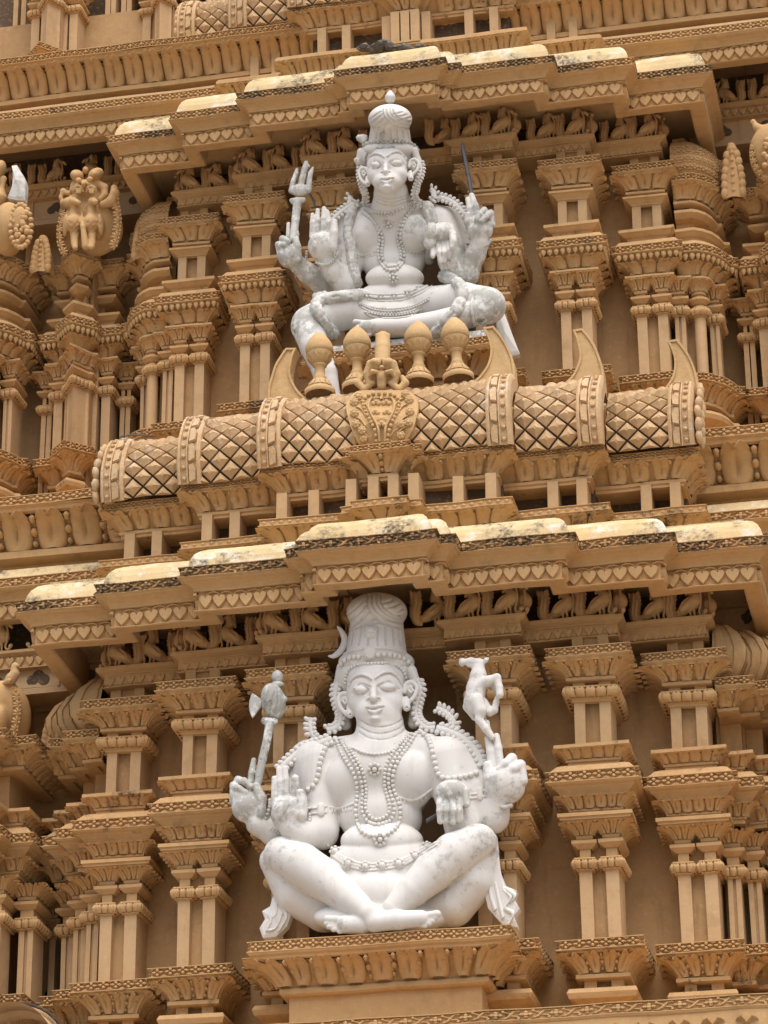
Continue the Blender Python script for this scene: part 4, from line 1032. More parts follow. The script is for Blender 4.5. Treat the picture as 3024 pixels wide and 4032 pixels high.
def statue_upper():
    B = Fr(1000, 320, .69319); HL = Fr(1060, 600, .3165); HR = Fr(1620, 540, .2983)
    FB = Fr(1370-22*.217, 340-33*.217, .217*.975); FC = Fr(1370, 340, .217)
    S = Sculpt((-1.1, .1, 11.3), (1.05, 1.4, 14.1), .0065)
    E, G = S.ell, S.seg
    E(B, 790, 905, 1.0, 268, 235, .22, .05); E(B, 792, 1045, 1.0, 186, 130, .18, .06)
    E(B, 810, 1260, .98, 255, 145, .23, .05); E(B, 790, 1345, .92, 270, 120, .2, .05)
    G(B, [(575, 800, .97, 100), (790, 760, .93, 95), (1005, 790, .97, 105)], .06)
    G(B, [(790, 780, .92, 140), (786, 720, .8, 122), (778, 640, .66, 108)], .04)
    E(B, 640, 885, .87, 90, 122, .13, .03); E(B, 907, 865, .87, 106, 122, .14, .03)
    E(B, 612, 868, .78, 26, 26, .03, .03); E(B, 940, 812, .78, 26, 26, .03, .03)
    E(B, 800, 1120, .9, 180, 90, .19, .012)
    G(B, [(520, 830, 1.05, 105), (445, 1010, 1.05, 84), (405, 1165, 1.0, 72), (310, 1095, .9, 62), (245, 1035, .84, 56)], .03)
    G(B, [(535, 830, .98, 105), (558, 1000, .95, 84), (515, 1150, .9, 76), (450, 1080, .8, 66), (410, 1015, .75, 60)], .03)
    G(B, [(1060, 815, .98, 110), (1125, 960, .95, 85), (1130, 1105, .88, 62), (1100, 1020, .78, 56), (1080, 950, .72, 50)], .03)
    G(B, [(1085, 810, 1.05, 110), (1195, 980, 1.05, 82), (1212, 1105, .96, 66), (1258, 985, .88, 60), (1285, 915, .83, 58)], .03)
    # legs: one hangs over the edge, the other is folded across
    G(B, [(660, 1285, .92, 112), (460, 1312, .78, 120), (315, 1375, .66, 108)], .03)
    G(B, [(302, 1395, .64, 100), (345, 1510, .6, 88), (405, 1660, .58, 74), (440, 1820, .57, 60), (450, 1950, .56, 55)], .02)
    G(B, [(980, 1275, .92, 115), (1190, 1255, .78, 118), (1325, 1275, .68, 115)], .03)
    G(B, [(1290, 1310, .64, 84), (1090, 1362, .6, 74), (860, 1395, .58, 62), (700, 1395, .56, 50)], .015)
    G(B, [(700, 1395, .56, 48), (640, 1400, .55, 46)], .015)
    for u, v, u2, v2, r in ((650, 1375, 576, 1368, 18), (645, 1395, 588, 1396, 14), (645, 1412, 598, 1416, 13), (650, 1428, 612, 1432, 12), (660, 1440, 632, 1446, 11)):
        G(B, [(u, v, .545, r), (u2, v2, .535, r)], .005)
    head(S, FB, .42, .56)
    for v in (650, 668, 688): S.trace(B, [(695, v-2), (740, v+16), (790, v+20), (850, v+6), (885, v-12)], 4.5, 0, .004, 'sub')
    Y = .76
    hand(S, HL, [(250, 1290, Y, 158, 168, .085)],
         [[(235, 1250, Y, 40), (237, 1060, Y-.02, 34), (240, 890, Y-.02, 28)], [(320, 1230, Y, 52), (328, 1020, Y-.03, 46), (322, 870, Y-.03, 36)],
          [(140, 1270, Y, 50), (115, 1150, Y-.03, 46), (185, 1155, Y-.09, 42)], [(180, 1200, Y, 46), (165, 1075, Y-.03, 44), (235, 1105, Y-.09, 40)],
          [(350, 1330, Y, 66), (345, 1180, Y-.03, 58), (330, 1090, Y-.04, 48)]])
    Y = .66
    hand(S, HL, [(650, 1170, Y, 185, 190, .085), (670, 1080, Y, 170, 100, .06)],
         [[(530, 1050, Y, 36), (536, 880, Y-.02, 33), (540, 775, Y-.02, 28)], [(590, 1040, Y, 38), (600, 850, Y-.02, 36), (605, 720, Y-.02, 30)],
          [(668, 1040, Y, 42), (680, 830, Y-.02, 40), (683, 700, Y-.02, 34)], [(745, 1040, Y, 46), (745, 880, Y-.02, 44), (720, 740, Y-.02, 34)],
          [(790, 1180, Y-.02, 62), (810, 1000, Y-.05, 56), (805, 870, Y-.05, 50)]])
    S.trace(HL, [(560, 1290), (605, 1130), (690, 1050), (745, 950)], 7, 0, .004, 'sub'); S.trace(HL, [(520, 1030), (610, 1135)], 6, 0, .004, 'sub')
    Y = .66
    hand(S, HR, [(415, 1270, Y, 190, 145, .08), (420, 1190, Y, 165, 70, .06)],
         [[(275, 1400, Y, 42), (285, 1570, Y-.02, 36)], [(345, 1400, Y, 42), (362, 1530, Y-.02, 38), (385, 1640, Y, 34)], [(418, 1400, Y, 42), (432, 1530, Y-.02, 38), (440, 1630, Y, 32)],
          [(485, 1390, Y, 40), (498, 1500, Y-.02, 36), (500, 1590, Y, 32)], [(545, 1280, Y-.03, 56), (550, 1380, Y-.06, 50), (535, 1450, Y-.06, 38)]])
    for u in (312, 392, 462): S.trace(HR, [(u-4, 1420), (u+6, 1590)], 6, 0, .004, 'sub')
    Y = .78
    hand(S, HR, [(910, 1230, Y, 180, 175, .085), (880, 1120, Y, 160, 90, .07)],
         [[(800, 1120, Y, 50), (770, 950, Y-.02, 46), (742, 820, Y-.02, 36)], [(870, 1080, Y, 52), (845, 920, Y-.02, 52), (795, 770, Y-.02, 42)],
          [(990, 1080, Y, 54), (960, 965, Y-.03, 48), (900, 1020, Y-.09, 44), (860, 1090, Y-.1, 38)], [(1060, 1160, Y, 54), (1045, 1005, Y-.03, 50), (985, 1050, Y-.09, 44), (930, 1110, Y-.1, 38)],
          [(790, 1250, Y, 62), (745, 1120, Y-.04, 56), (730, 1030, Y-.04, 46)]])
    hw = [(HL.p(250, 1200, .7), .3, .8), (HL.p(650, 1050, .7), .22, .85), (HR.p(415, 1350, .7), .2, 1.), (HR.p(900, 1050, .75), .25, .95), (B.p(400, 1130, .9), .3, .8), (B.p(1180, 1080, .9), .32, .95), (B.p(270, 1400, .6), .22, 1.2), (B.p(1330, 1280, .6), .25, .9), (B.p(1290, 1370, .6), .14, 1.2), (B.p(620, 1400, .5), .15, .7), (B.p(930, 820, .8), .15, .75)]
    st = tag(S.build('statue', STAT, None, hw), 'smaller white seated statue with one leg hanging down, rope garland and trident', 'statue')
    # crown, set on its own frame
    C = Sculpt((-.5, .1, 13.1), (.45, 1.0, 14.9), .006)
    K = Fr(1370-5*.217, 340+62*.217, .217)
    crown(C, K, .54, .75, True, .27, 300)
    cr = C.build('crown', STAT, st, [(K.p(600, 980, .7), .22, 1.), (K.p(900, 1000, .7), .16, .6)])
    mb = MB(); crown_beads(mb, S, Fr(1370-10*.217, 340-20*.217, .217), C)
    q = C.on(FC, 655, 920, .0)
    if q is not None:
        for rr in (1, .66): 
            ring = [[q+CR*math.cos(a)*FC.m(r_, .8)+CU*math.sin(a)*FC.m(r_*1.35, .8)-CD*d for a in np.linspace(0, 2*math.pi, 16, endpoint=False)] for r_, d in ((105*rr, -.03), (100*rr, .012/rr), (86*rr, .02/rr))]
            mb.strip(ring, closed=True, cap1=True)
    o = mb.build('diadem', STATW, cr, jit=0); add_wear(o, np.concatenate(mb.V), (), .5)
    for fr, pts, y, r, sd, nm in ((FC, [(1290, 1340), (1330, 1480), (1300, 1640), (1230, 1800), (1190, 1960), (1240, 2090), (1340, 2150)], [.6, .6, .65, .8], 36, 1, 'hair'),
                                  (FC, [(250, 1440), (225, 1560), (240, 1700), (290, 1850), (340, 2000), (320, 2130)], [.6, .6, .65, .8], 36, -1, 'hair'),
                                  (B, [(1040, 660), (1100, 675), (1160, 715), (1215, 790), (1235, 850)], .86, 15, 1, 'shoulder_border'), (B, [(590, 690), (540, 715), (480, 760), (440, 800)], .82, 15, -1, 'shoulder_border')):
        mb = MB(); leaf_band(mb, fr, pts, y, r, sd)
        if nm == 'shoulder_border': leaf_band(mb, B, [(1000, 675), (1025, 655), (1020, 625), (1000, 612)] if sd > 0 else [(600, 690), (565, 690), (545, 670), (550, 650)], .82, 12, -sd, 1.2)
        finish(mb, nm, STAT, st)
    mb = MB(); flat_shape(mb, FC, [(150, 950), (190, 900), (300, 890), (360, 910), (340, 1010), (260, 1060), (235, 1000)], .55, .06, .02); finish(mb, 'crescent', STAT, cr)
    mb = MB(); flat_shape(mb, FC, [(105, 1350), (150, 1310), (215, 1330), (220, 1410), (180, 1420)], .58, .05, .02); finish(mb, 'hair_tip', STAT, cr)
    mb = MB()
    bead_string(mb, S, B, [(610, 700), (660, 730), (740, 745), (820, 730), (890, 690)], 11); bead_string(mb, S, B, [(625, 720), (680, 750), (740, 762), (810, 750)], 10)
    for dx in (0, 1):
        f = 1 if dx == 0 else .86
        bead_string(mb, S, B, [(620, 735+dx*14), (680, 800), (712+dx*18, 880), (708+dx*20, 990), (740+dx*12, 1060-dx*12), (785, 1078-dx*24), (830-dx*10, 1055-dx*12), (852-dx*18, 990), (835-dx*16, 880), (860-dx*10, 790), (920-dx*10, 700)], 12)
    for u, v, r in ((762, 805, 34), (792, 1118, 32)):
        p = S.on(B, u, v, .012); rosette(mb, p, B.m(r, .8), 7)
    o = mb.build('necklace', STATW, st, jit=0); add_wear(o, np.concatenate(mb.V), (), .15)
    bx = ((-.9, .2, 11.7), (.95, 1.2, 13.0))
    l1 = [(B, [(585, 985), (640, 985), (705, 960)], 6)]; l2 = [(B, [(840, 945), (910, 968), (985, 945)], 6)]
    for i in range(8):
        u = 595+i*15; l1.append((B, [(u, 988-i*1.5), (u-3, 1004-i*2)], 5)); u = 850+i*18; l2.append((B, [(u, 950+12*math.sin(i/7*3.1)), (u+5, 972+8*math.sin(i/7*3.1))], 5))
    cords(S, bx, 'breast_band', STATW, st, l1); cords(S, bx, 'breast_band', STATW, st, l2)
    belt = cords(S, bx, 'belt', STATW, st, [(B, [(590, 1180+dv), (650, 1222+dv), (750, 1230+dv), (850, 1222+dv), (950, 1185+dv), (1030, 1130+dv)], r) for dv, r in ((-18, 6), (0, 12), (18, 6))], wear=[(B.p(800, 1230, .8), .5, .2)])
    for dv in (0, 28, 54): cords(S, bx, 'waist_cord', STATW, st, [(B, [(590+dv*.7, 1255+dv), (680, 1285+dv), (790, 1292+dv), (900, 1275+dv), (1000-dv, 1225+dv)], 7)], wear=[(B.p(800, 1290, .8), .5, .2)])
    cords(S, bx, 'knee_band', STATW, st, [(B, [(1250, 1200), (1235, 1290), (1250, 1385)], 10)], wear=[(B.p(1250, 1290, .7), .3, .6)])
    for u, v in ((640, 1222), (720, 1228), (795, 1225), (870, 1208), (935, 1182)):
        mb = MB(); p = S.on(B, u, v, .015); rosette(mb, p, B.m(28, .8), 6); finish(mb, 'rosette', STATW, belt, .2)
    for pts in ([(600, 1268), (690, 1300), (790, 1306), (900, 1288), (1000, 1238)], [(640, 1314), (720, 1328), (800, 1331), (900, 1316), (960, 1296)]):
        mb = MB(); bead_string(mb, S, B, pts, 9); finish(mb, 'waist_beads', STATW, st, .15)
    for fr, pts, y in ((HL, [(590, 1370), (680, 1400), (770, 1365), (840, 1280), (845, 1180)], .68), (HL, [(300, 1470), (390, 1440), (450, 1340), (465, 1240)], .82), (HR, [(770, 1340), (850, 1440), (930, 1440), (1000, 1420), (1040, 1370)], .8)):
        mb = MB()
        for u, v in smooth_curve(pts, 3): ball_at(mb, fr.p(u, v, y), fr.m(24, y))
        finish(mb, 'bracelet', STATW, st, .4)
    # the rope garland of bound bundles
    def rope(pts, r, ruff=0):
        R_ = Sculpt((-.95, .3, 11.25), (.95, 1.35, 13.4), .006)
        P = []
        for u, v in smooth_curve(pts, 6):
            q = S.on(B, u, v, .012)
            P.append(q if q is not None else (P[-1]+(B.p(u, v, P[-1][1])-B.p(u, v, P[-1][1]-.0)) if False else None))
        P = [q for q in P if q is not None]; d = 0; rm = B.m(r, .8)
        for i in range(len(P)-1):
            tv = P[i+1]-P[i]; L = np.linalg.norm(tv)
            if L > .14 or L < 1e-4: continue
            tv = tv/L; e1 = np.cross(tv, CD); e1 /= np.linalg.norm(e1)+1e-9; e2 = np.cross(tv, e1); n = max(1, int(L/.012))
            for j in range(n):
                a = P[i]+(P[i+1]-P[i])*j/n; b = P[i]+(P[i+1]-P[i])*(j+1)/n; ph = (d % .125)/.125; d += L/n
                if ph < .2: R_.v.cone(a, b, rm*1.12, rm*1.12, .002); continue
                if ph < .28: R_.v.cone(a, b, rm*.8, rm*.8, .002); continue
                k_ = .55+.5*math.sin(min(1, (ph-.28)/.6)*math.pi*.62+.3)
                for q in range(7):
                    o = (e1*math.cos(q*.898+.3)+e2*math.sin(q*.898+.3))*rm*.72*k_; R_.v.cone(a+o, b+o, rm*.40, rm*.40, .0)
        if ruff:
            for i in range(9): R_.seg(B, [(360+i*26, 1232+4*math.sin(i*2), .69, 26), (350+i*26, 1215+6*math.cos(i*1.7), .69, 22)], .006)
        R_.build('garland', STATW, st, [(B.p(800, 1100, .7), 3., .42), (B.p(700, 1480, .6), .4, .75), (B.p(1080, 1380, .6), .25, .8)])
    rope([(558, 735), (540, 800), (538, 870), (552, 950), (560, 1040), (580, 1120), (598, 1185)], 30)
    rope([(590, 1215), (520, 1222), (440, 1232), (372, 1250), (352, 1290), (385, 1345), (430, 1410), (480, 1455), (540, 1485), (620, 1500), (700, 1500), (780, 1490), (830, 1485)], 36, 1)
    rope([(985, 715), (1005, 780), (1008, 860), (995, 960), (1000, 1040), (1050, 1095), (1120, 1125), (1175, 1170), (1180, 1235), (1150, 1300), (1100, 1360), (1040, 1420), (985, 1450), (900, 1475), (830, 1485)], 36)
    mb = MB()
    flat_shape(mb, B, [(1380, 1290), (1420, 1310), (1470, 1440), (1515, 1560), (1430, 1580), (1380, 1480)], .95, .08, .02)
    finish(mb, 'sash', STAT, st, 0, .002)
    # trident
    X = Sculpt((-1.05, .5, 12.2), (-.5, 1.0, 13.75), .005); Y = .72
    X.seg(HL, [(300, 1080, Y, 50), (330, 820, Y, 56), (350, 620, Y, 58)], .006)
    X.seg(HL, [(280, 600, Y, 34), (350, 595, Y, 40), (425, 590, Y, 34)], .008); X.seg(HL, [(290, 625, Y, 26), (415, 612, Y, 26)], .008)
    X.ell(HL, 380, 470, Y, 140, 85, .045, .01)
    X.seg(HL, [(275, 480, Y, 40), (300, 360, Y, 36), (335, 270, Y, 34), (345, 215, Y, 24)], .008)
    X.seg(HL, [(385, 480, Y, 46), (410, 340, Y, 44), (440, 210, Y, 42), (465, 110, Y, 28)], .008); X.seg(HL, [(470, 150, Y, 22), (495, 175, Y, 16)], .005)
    X.seg(HL, [(490, 470, Y, 44), (498, 350, Y, 36), (515, 260, Y, 34), (545, 190, Y, 16)], .008)
    for a in ([(310, 440), (345, 330), (375, 230)], [(405, 440), (425, 340), (445, 250)], [(300, 440), (322, 452)]): X.trace(HL, a, 8, 0, .003, 'sub')
    tag(X.build('trident', STATW, None, [(HL.p(380, 600, Y), .6, .45)]), 'weathered white plaster trident held up by the upper statue', 'trident')
    def rod(name, a, b, r, label, cat):
        a, b = np.array(a), np.array(b); t = b-a; t = t/np.linalg.norm(t); e1 = np.cross(t, [0, 1, 0]); e1 /= np.linalg.norm(e1); e2 = np.cross(t, e1); mb = MB()
        mb.strip([[c+(e1*math.cos(q)+e2*math.sin(q))*r*s for q in np.linspace(0, 2*math.pi, 6, endpoint=False)] for c, s in ((a, 1), (a+(b-a)*.78, 1), (a+(b-a)*.84, 1.25), (a+(b-a)*.9, 1.1), (b, .6))], closed=True, cap0=True, cap1=True)
        tag(mb.build(name, IRON, None, jit=.002), label, cat)
    rod('iron_rod', HR.p(805, 770, .76), HR.p(668, 85, .76), HR.m(30, .8), 'straight dark iron rod pointing up from the raised fingers of the upper statue', 'rod')
    rod('thin_rod', HL.p(585, 690, .9), HL.p(500, 500, .95), .008, 'thin rusty rod running from the trident head to the raised open palm', 'rod')
statue_upper()
# ------------------------------------------------------------------ pedestals, barrel roofs, horns and finials
def pedestal(k, w, y0, zt, h):
    m = MB(); P = [(-w, y0+1.1), (-w, y0), (w, y0), (w, y0+1.1)]; b = zt-6.43
    Z = lambda z: zt+(z-6.43)*h
    band(m, P, 0, Z(6.345), zt, .088, T_FLOWER, .022); m.box(-w+.03, w-.03, y0+.03, y0+1.1, Z(6.36), zt-.006)
    sweep(m, P, [(-.05, Z(6.29)), (-.035, Z(6.30)), (-.03, Z(6.318)), (-.012, Z(6.33)), (-.004, Z(6.345))])
    lotus(m, P, [(-.2, Z(6.125)), (-.17, Z(6.16)), (-.1, Z(6.22)), (-.045, Z(6.29))], .215, .028, 'bead')
    sweep(m, P, [(-.27, Z(6.06)), (-.22, Z(6.062)), (-.2, Z(6.075)), (-.2, Z(6.11)), (-.215, Z(6.125))])
    m.box(-w+.26, w-.26, y0+.26, y0+1.1, Z(6.075)-1.0, Z(6.075))
    return m
m = pedestal(1, .975, -.45, 6.435, 1.)
put(m.build('pedestal', OCH, TOWER), 1, (0, 0, 0))
m = MB(); m.box(-.72, .78, -.40, .4, 6.43, 6.452); part(m, 'pedestal_slab', OCH, 1)
# upper pedestal (world sizes in storey units)
m = pedestal(2, .93, -.46, 6.60, 1.)
put(m.build('pedestal', OCH, TOWER), 2)
m = MB(); m.box(-.9, .90, -.44, .3, 6.59, 6.665); part(m, 'pedestal_slab', STATW, 2)
me = bpy.data.objects['pedestal_slab.001'].data; at_ = me.attributes.new('wear', 'FLOAT', 'POINT'); at_.data.foreach_set('value', [.8]*len(me.vertices))

def barrel(k, x0, x1, yc, zs=1., ry=.34, nx=None):
    """one length of the wagon roof: raised diamonds on a dark ground"""
    zc = 10.655+(.36 if k == 2 else 0); rz = .45*zs
    def pt(x, t, d=0.):
        a = R(-26)+(R(84)+R(26))*t
        n = np.array([0, -math.cos(a)/ry, math.sin(a)/rz]); n /= np.linalg.norm(n)
        return np.array([x, yc-ry*math.cos(a), zc+rz*math.sin(a)])+n*d
    m = MB(); ts = np.linspace(0, 1, 13)
    m.strip([[pt(x, t) for x in np.linspace(x0, x1, 5)] for t in ts], mat=1)
    nx = nx or max(2, int(round((x1-x0)/.155))); nt_ = 5
    dx = (x1-x0)/nx
    for i in range(-1, 2*nx+1):
        for j in range(-1, 2*nt_):
            if (i+j) % 2: continue
            cx = x0+(i+1)*dx/2; ct = (j+1)/(2*nt_)
            pts = []
            for sx, st in ((0, -1), (1, 0), (0, 1), (-1, 0)):
                x = cx+sx*dx/2*.86; t = ct+st/(2*nt_)*.86
                pts.append((min(max(x, x0), x1), min(max(t, 0), 1)))
            if pts[1][0]-pts[3][0] < dx*.2 or pts[2][1]-pts[0][1] < .05: continue
            cc = (sum(p[0] for p in pts)/4, sum(p[1] for p in pts)/4)
            j1 = random.uniform(-.006, .006)
            b = [pt(p[0], p[1], .0) for p in pts]; r_ = [pt(p[0], p[1], .022) for p in pts]
            q = [pt(cc[0]+(p[0]-cc[0])*.22, cc[1]+(p[1]-cc[1])*.22, .058+j1) for p in pts]
            V = b+r_+q
            m.add(V, [(a, (a+1) % 4, 4+(a+1) % 4, 4+a) for a in range(4)]+[(4+a, 4+(a+1) % 4, 8+(a+1) % 4, 8+a) for a in range(4)]+[(8, 9, 10, 11)], mat=0)
    # ridge of rounded bricks
    zt = zc+rz; n = max(3, int((x1-x0)/.17))
    for i in range(n):
        a = x0+(x1-x0)*i/n+.006; b = x0+(x1-x0)*(i+1)/n-.006
        m.box(a, b, yc-.10+random.uniform(-.006, .006), yc+.12, zt-.03, zt+.035+random.uniform(-.008, .008), mat=0)
    m.box(x0, x1, yc-.13, yc+.15, zt-.05, zt-.012, mat=0)
    return part(m, 'barrel_roof', [LAT, GRV], k, jit=.006)
def gable_rib(k, xc, yc, sgn, zs=1., ry=.40, w=.2, parent=None):
    """moulded edge of a roof length: bead row, leaf scrolls and a cord"""
    zc = 10.655+(.36 if k == 2 else 0); rz = .45*zs+.06
    def pt(x, t, d=0.):
        a = R(-27)+(R(92)+R(27))*t; n = np.array([0, -math.cos(a)/ry, math.sin(a)/rz]); n /= np.linalg.norm(n)
        return np.array([xc+x, yc-ry*math.cos(a), zc+rz*math.sin(a)])+n*d
    m = MB(); prof = [(-.5, -.1), (-.5, .0), (-.42, .012), (-.36, .012), (-.34, -.005), (-.02, -.008), (0, .018), (.05, .018), (.07, .0), (.3, .0), (.32, .02), (.4, .02), (.46, .0), (.5, -.02), (.5, -.12)]
    ts = np.linspace(0, 1, 15)
    m.strip([[pt(sgn*x*w, t, d) for x, d in (prof if sgn > 0 else prof[::-1])] for t in ts])
    for i in range(11):
        t = (i+.5)/11; c = pt(sgn*.185*w, t, .006); ball_at(m, c, .0185)
    for i in range(6):
        t0 = (i+.05)/6; q = [(-.05, 0), (-.3, .02), (-.33, .1), (-.22, .16), (-.05, .15)]
        V = [pt(sgn*x*w, min(1, t0+s), .002) for x, s in q]+[pt(sgn*x*w*.95, min(1, t0+s*.9+.008), .026) for x, s in q]
        n = 5; f = [(a, (a+1) % n, n+(a+1) % n, n+a) for a in range(n)]+[tuple(range(n, 2*n))]
        if sgn < 0: f = [t_[::-1] for t_ in f]
        m.add(V, [t_[::-1] for t_ in f])
    return part(m, 'gable_rib', LAT, k, TOWER, jit=.004)
def horn(k, xc, yc, zb, sgn, h=.5, w=.3, th=.13):
    """a flat curved horn rising from the ridge, leaning towards the middle"""
    out = smooth_curve([(.065, 0), (.066, .1), (.05, .2), (.015, .31), (-.03, .39), (-.065, .44)], 4); inn = smooth_curve([(-.135, .435), (-.105, .35), (-.092, .26), (-.105, .18), (-.145, .1), (-.2, .04), (-.27, .0)], 4)
    poly = [(x*w/.3+.02, z*h/.44) for x, z in out+inn]; n = len(poly); m = MB()
    c = lambda s, y: [(xc+sgn*(x*s+(0 if s == 1 else (1-s)*.0)), yc+y, zb+z) for x, z in poly]
    ins = []
    P = np.array(poly)
    for i in range(n):
        a = P[i-1]; b = P[(i+1) % n]; t = b-a; t /= np.linalg.norm(t)+1e-9; ins.append(P[i]+np.array([-t[1], t[0]])*.018)
    ringf = [(xc+sgn*x, yc-th/2, zb+z) for x, z in P]; ringi = [(xc+sgn*x, yc-th/2+.0, zb+z) for x, z in ins]; ringd = [(xc+sgn*x, yc-th/2+.014, zb+z) for x, z in ins]; ringb = [(xc+sgn*x, yc+th/2, zb+z) for x, z in P]
    i = np.arange(n); j = (i+1) % n; V = np.array(ringb+ringf+ringi+ringd); F = []
    for k_ in range(3): F.append(np.stack([i+k_*n, j+k_*n, j+(k_+1)*n, i+(k_+1)*n], 1))
    F += [(i+3*n).reshape(1, n), i[::-1].reshape(1, n)]
    if sgn > 0: F = [f[:, ::-1] for f in F]
    m.add(V, F)
    return part(m, 'horn_finial', HORN, k, jit=.004)
SEGS = [(-1.0, 1.0, .235, 1.), (1.03, 1.72, .40, .99), (1.73, 2.42, .60, .9)]
for k in (1, 2):
    for i, (x0, x1, yc, zs) in enumerate(SEGS if k == 1 else [(-1.17, 1.17, .36, 1.), (1.2, 1.86, .58, .99), (1.88, 2.46, .8, .9)]):
        if i == 0:
            barrel(k, x0, x1, yc, zs)
            for sg in (-1, 1):
                r_ = gable_rib(k, sg*(x1-.07), yc, sg, zs)
        else:
            for sg in (-1, 1):
                a, b = sorted((sg*x0, sg*x1)); barrel(k, a, b, yc, zs)
                gable_rib(k, sg*(x1-.09), yc, sg, zs)
    if k == 1:
        for sg in (-1, 1):
            horn(k, sg*.92, .24, 11.13, sg, .52, .36)
            if sg > 0:
                horn(k, sg*1.62, .42, 11.12, sg, .52, .35); horn(k, sg*2.36, .62, 11.04, sg, .52, .35)
    # gable end with carved leaves at the outer side
    zg, yg = (10.655, .6) if k == 1 else (11.015, .8)
    for sg in (-1, 1):
        m = MB()
        for j in range(18):
            a = R(-28+j*7); r_ = .37 if j % 2 else .26
            m.inst(_bs, [[[.06, 0, 0, sg*2.47], [0, .1, 0, yg-r_*math.cos(a)], [0, 0, .12, zg+r_*1.1*math.sin(a)]]])
        m.strip([[(sg*2.45, yg-.38*math.cos(a)*q, zg+.42*math.sin(a)*q) for a in np.linspace(R(-28), R(180), 20)] for q in (0.02, 1.)])
        part(m, 'gable_end', LAT, k, jit=.01)
# horseshoe medallion with mask at the middle of the main roof
def medallion():
    fr = Fr(1000, 1200, .61724); Yf = -.15
    ys = lambda v: np.interp(v, [350, 480, 560, 700, 800, 900], [.0, -.06, -.09, -.17, -.19, -.15])
    m = MB()
    outl = [(665, 885), (625, 800), (595, 700), (590, 620), (640, 560), (700, 545), (810, 545), (920, 545), (1000, 555), (1045, 620), (1040, 700), (1010, 800), (965, 875)]
    C = smooth_curve(outl, 3)
    F_ = [fr.p(u, v, ys(v)) for u, v in C]; c = fr.p(815, 720, -.2); Bk = [p+np.array([0, .2, 0]) for p in F_]
    n = len(F_); i = np.arange(n); j = (i+1) % n
    m.add(np.array(Bk+F_+[c]), [np.stack([i, j, j+n, i+n], 1)[:, ::-1], np.stack([i+n, j+n, np.full(n, 2*n)], 1)[:, ::-1]])
    tub = lambda pts, r, d=.02: [m.strip([[q+(CR*math.cos(a)+0*CU)*fr.m(r, 0)*1.0+CU*math.cos(a)*0-CD*math.sin(a)*.02+CU*0 for a in np.linspace(0, math.pi, 5)] for q in [fr.p(u, v, ys(v)-d) for u, v in smooth_curve(pts, 5)]], smooth=True)]
    inner = [(800, 870), (790, 780), (760, 720), (730, 650), (750, 595), (800, 585), (812, 600), (825, 585), (880, 595), (895, 650), (870, 720), (840, 780), (835, 870)]
    tub(inner[:7], 9); tub(inner[6:], 9)
    bead = smooth_curve([(780, 870), (770, 800), (740, 740), (705, 670), (700, 610), (740, 572), (810, 565), (880, 570), (920, 605), (918, 670), (885, 740), (862, 800), (852, 865)], 6)
    last = None
    for u, v in bead:
        q = fr.p(u, v, ys(v)-.02)
        if last is None or np.linalg.norm(q-last) > .034: ball_at(m, q, .017); last = q
    for u, v, s in [(640, 620, 1), (640, 690, 1), (650, 760, 1), (690, 800, 1), (700, 850, 1), (990, 605, -1), (995, 680, -1), (985, 750, -1), (940, 760, -1), (935, 830, -1), (665, 585, 1), (965, 570, -1)]:
        for a in np.linspace(0, 2*math.pi, 7, endpoint=False): ball_at(m, fr.p(u+17*math.cos(a), v+17*math.sin(a), ys(v)-.018), .016)
        ball_at(m, fr.p(u, v, ys(v)-.02), .022)
        tub([(u+s*10, v+25), (u+s*45, v+45), (u+s*70, v+80 if v < 780 else v+30)], 7, .01)
    for u, v, a in [(780, 620, .5), (845, 620, -.5), (775, 680, .3), (850, 680, -.3), (815, 755, 0)]:
        for b in (-1, 0, 1): ball_at(m, fr.p(u+b*16, v+abs(b)*12, ys(v)-.02), .022)
    md = part(m, 'medallion', HORN, 1, jit=0); md.location = (0, 0, 0)
    m = Sculpt((-.35, -.4, 11.0), (.35, .35, 11.95), .006)
    y = -.05
    m.seg(fr, [(815, 520, y, 30), (815, 450, y-.02, 36)], .01)
    for s in (-1, 1):
        m.seg(fr, [(815+s*30, 400, y, 34), (815+s*70, 380, y-.02, 30), (815+s*95, 440, y-.01, 26), (815+s*80, 500, y, 22)], .01)
        m.ell(fr, 815+s*45, 365, y-.04, 34, 28, .04, .008); m.seg(fr, [(815+s*28, 430, y-.05, 14), (815+s*60, 425, y-.06, 16), (815+s*75, 450, y-.04, 10)], .006)
        m.seg(fr, [(815+s*60, 500, y, 20), (815+s*110, 540, y, 22), (815+s*150, 500, y+.02, 26), (815+s*130, 465, y+.03, 20)], .008)
        m.seg(fr, [(815+s*20, 375, y-.04, 16), (815+s*12, 350, y-.04, 12)], .006)
    m.ell(fr, 815, 400, y-.05, 18, 16, .03, .006); m.ell(fr, 812, 470, y-.03, 24, 40, .03, .006)
    m.seg(fr, [(818, 360, y+.02, 52), (820, 280, y+.05, 52), (822, 215, y+.09, 50)], .01)
    m.ell(fr, 822, 195, y+.12, 54, 22, .05, .01)
    q = m.build('lion_mask', HORN, md)
    return md
medallion()
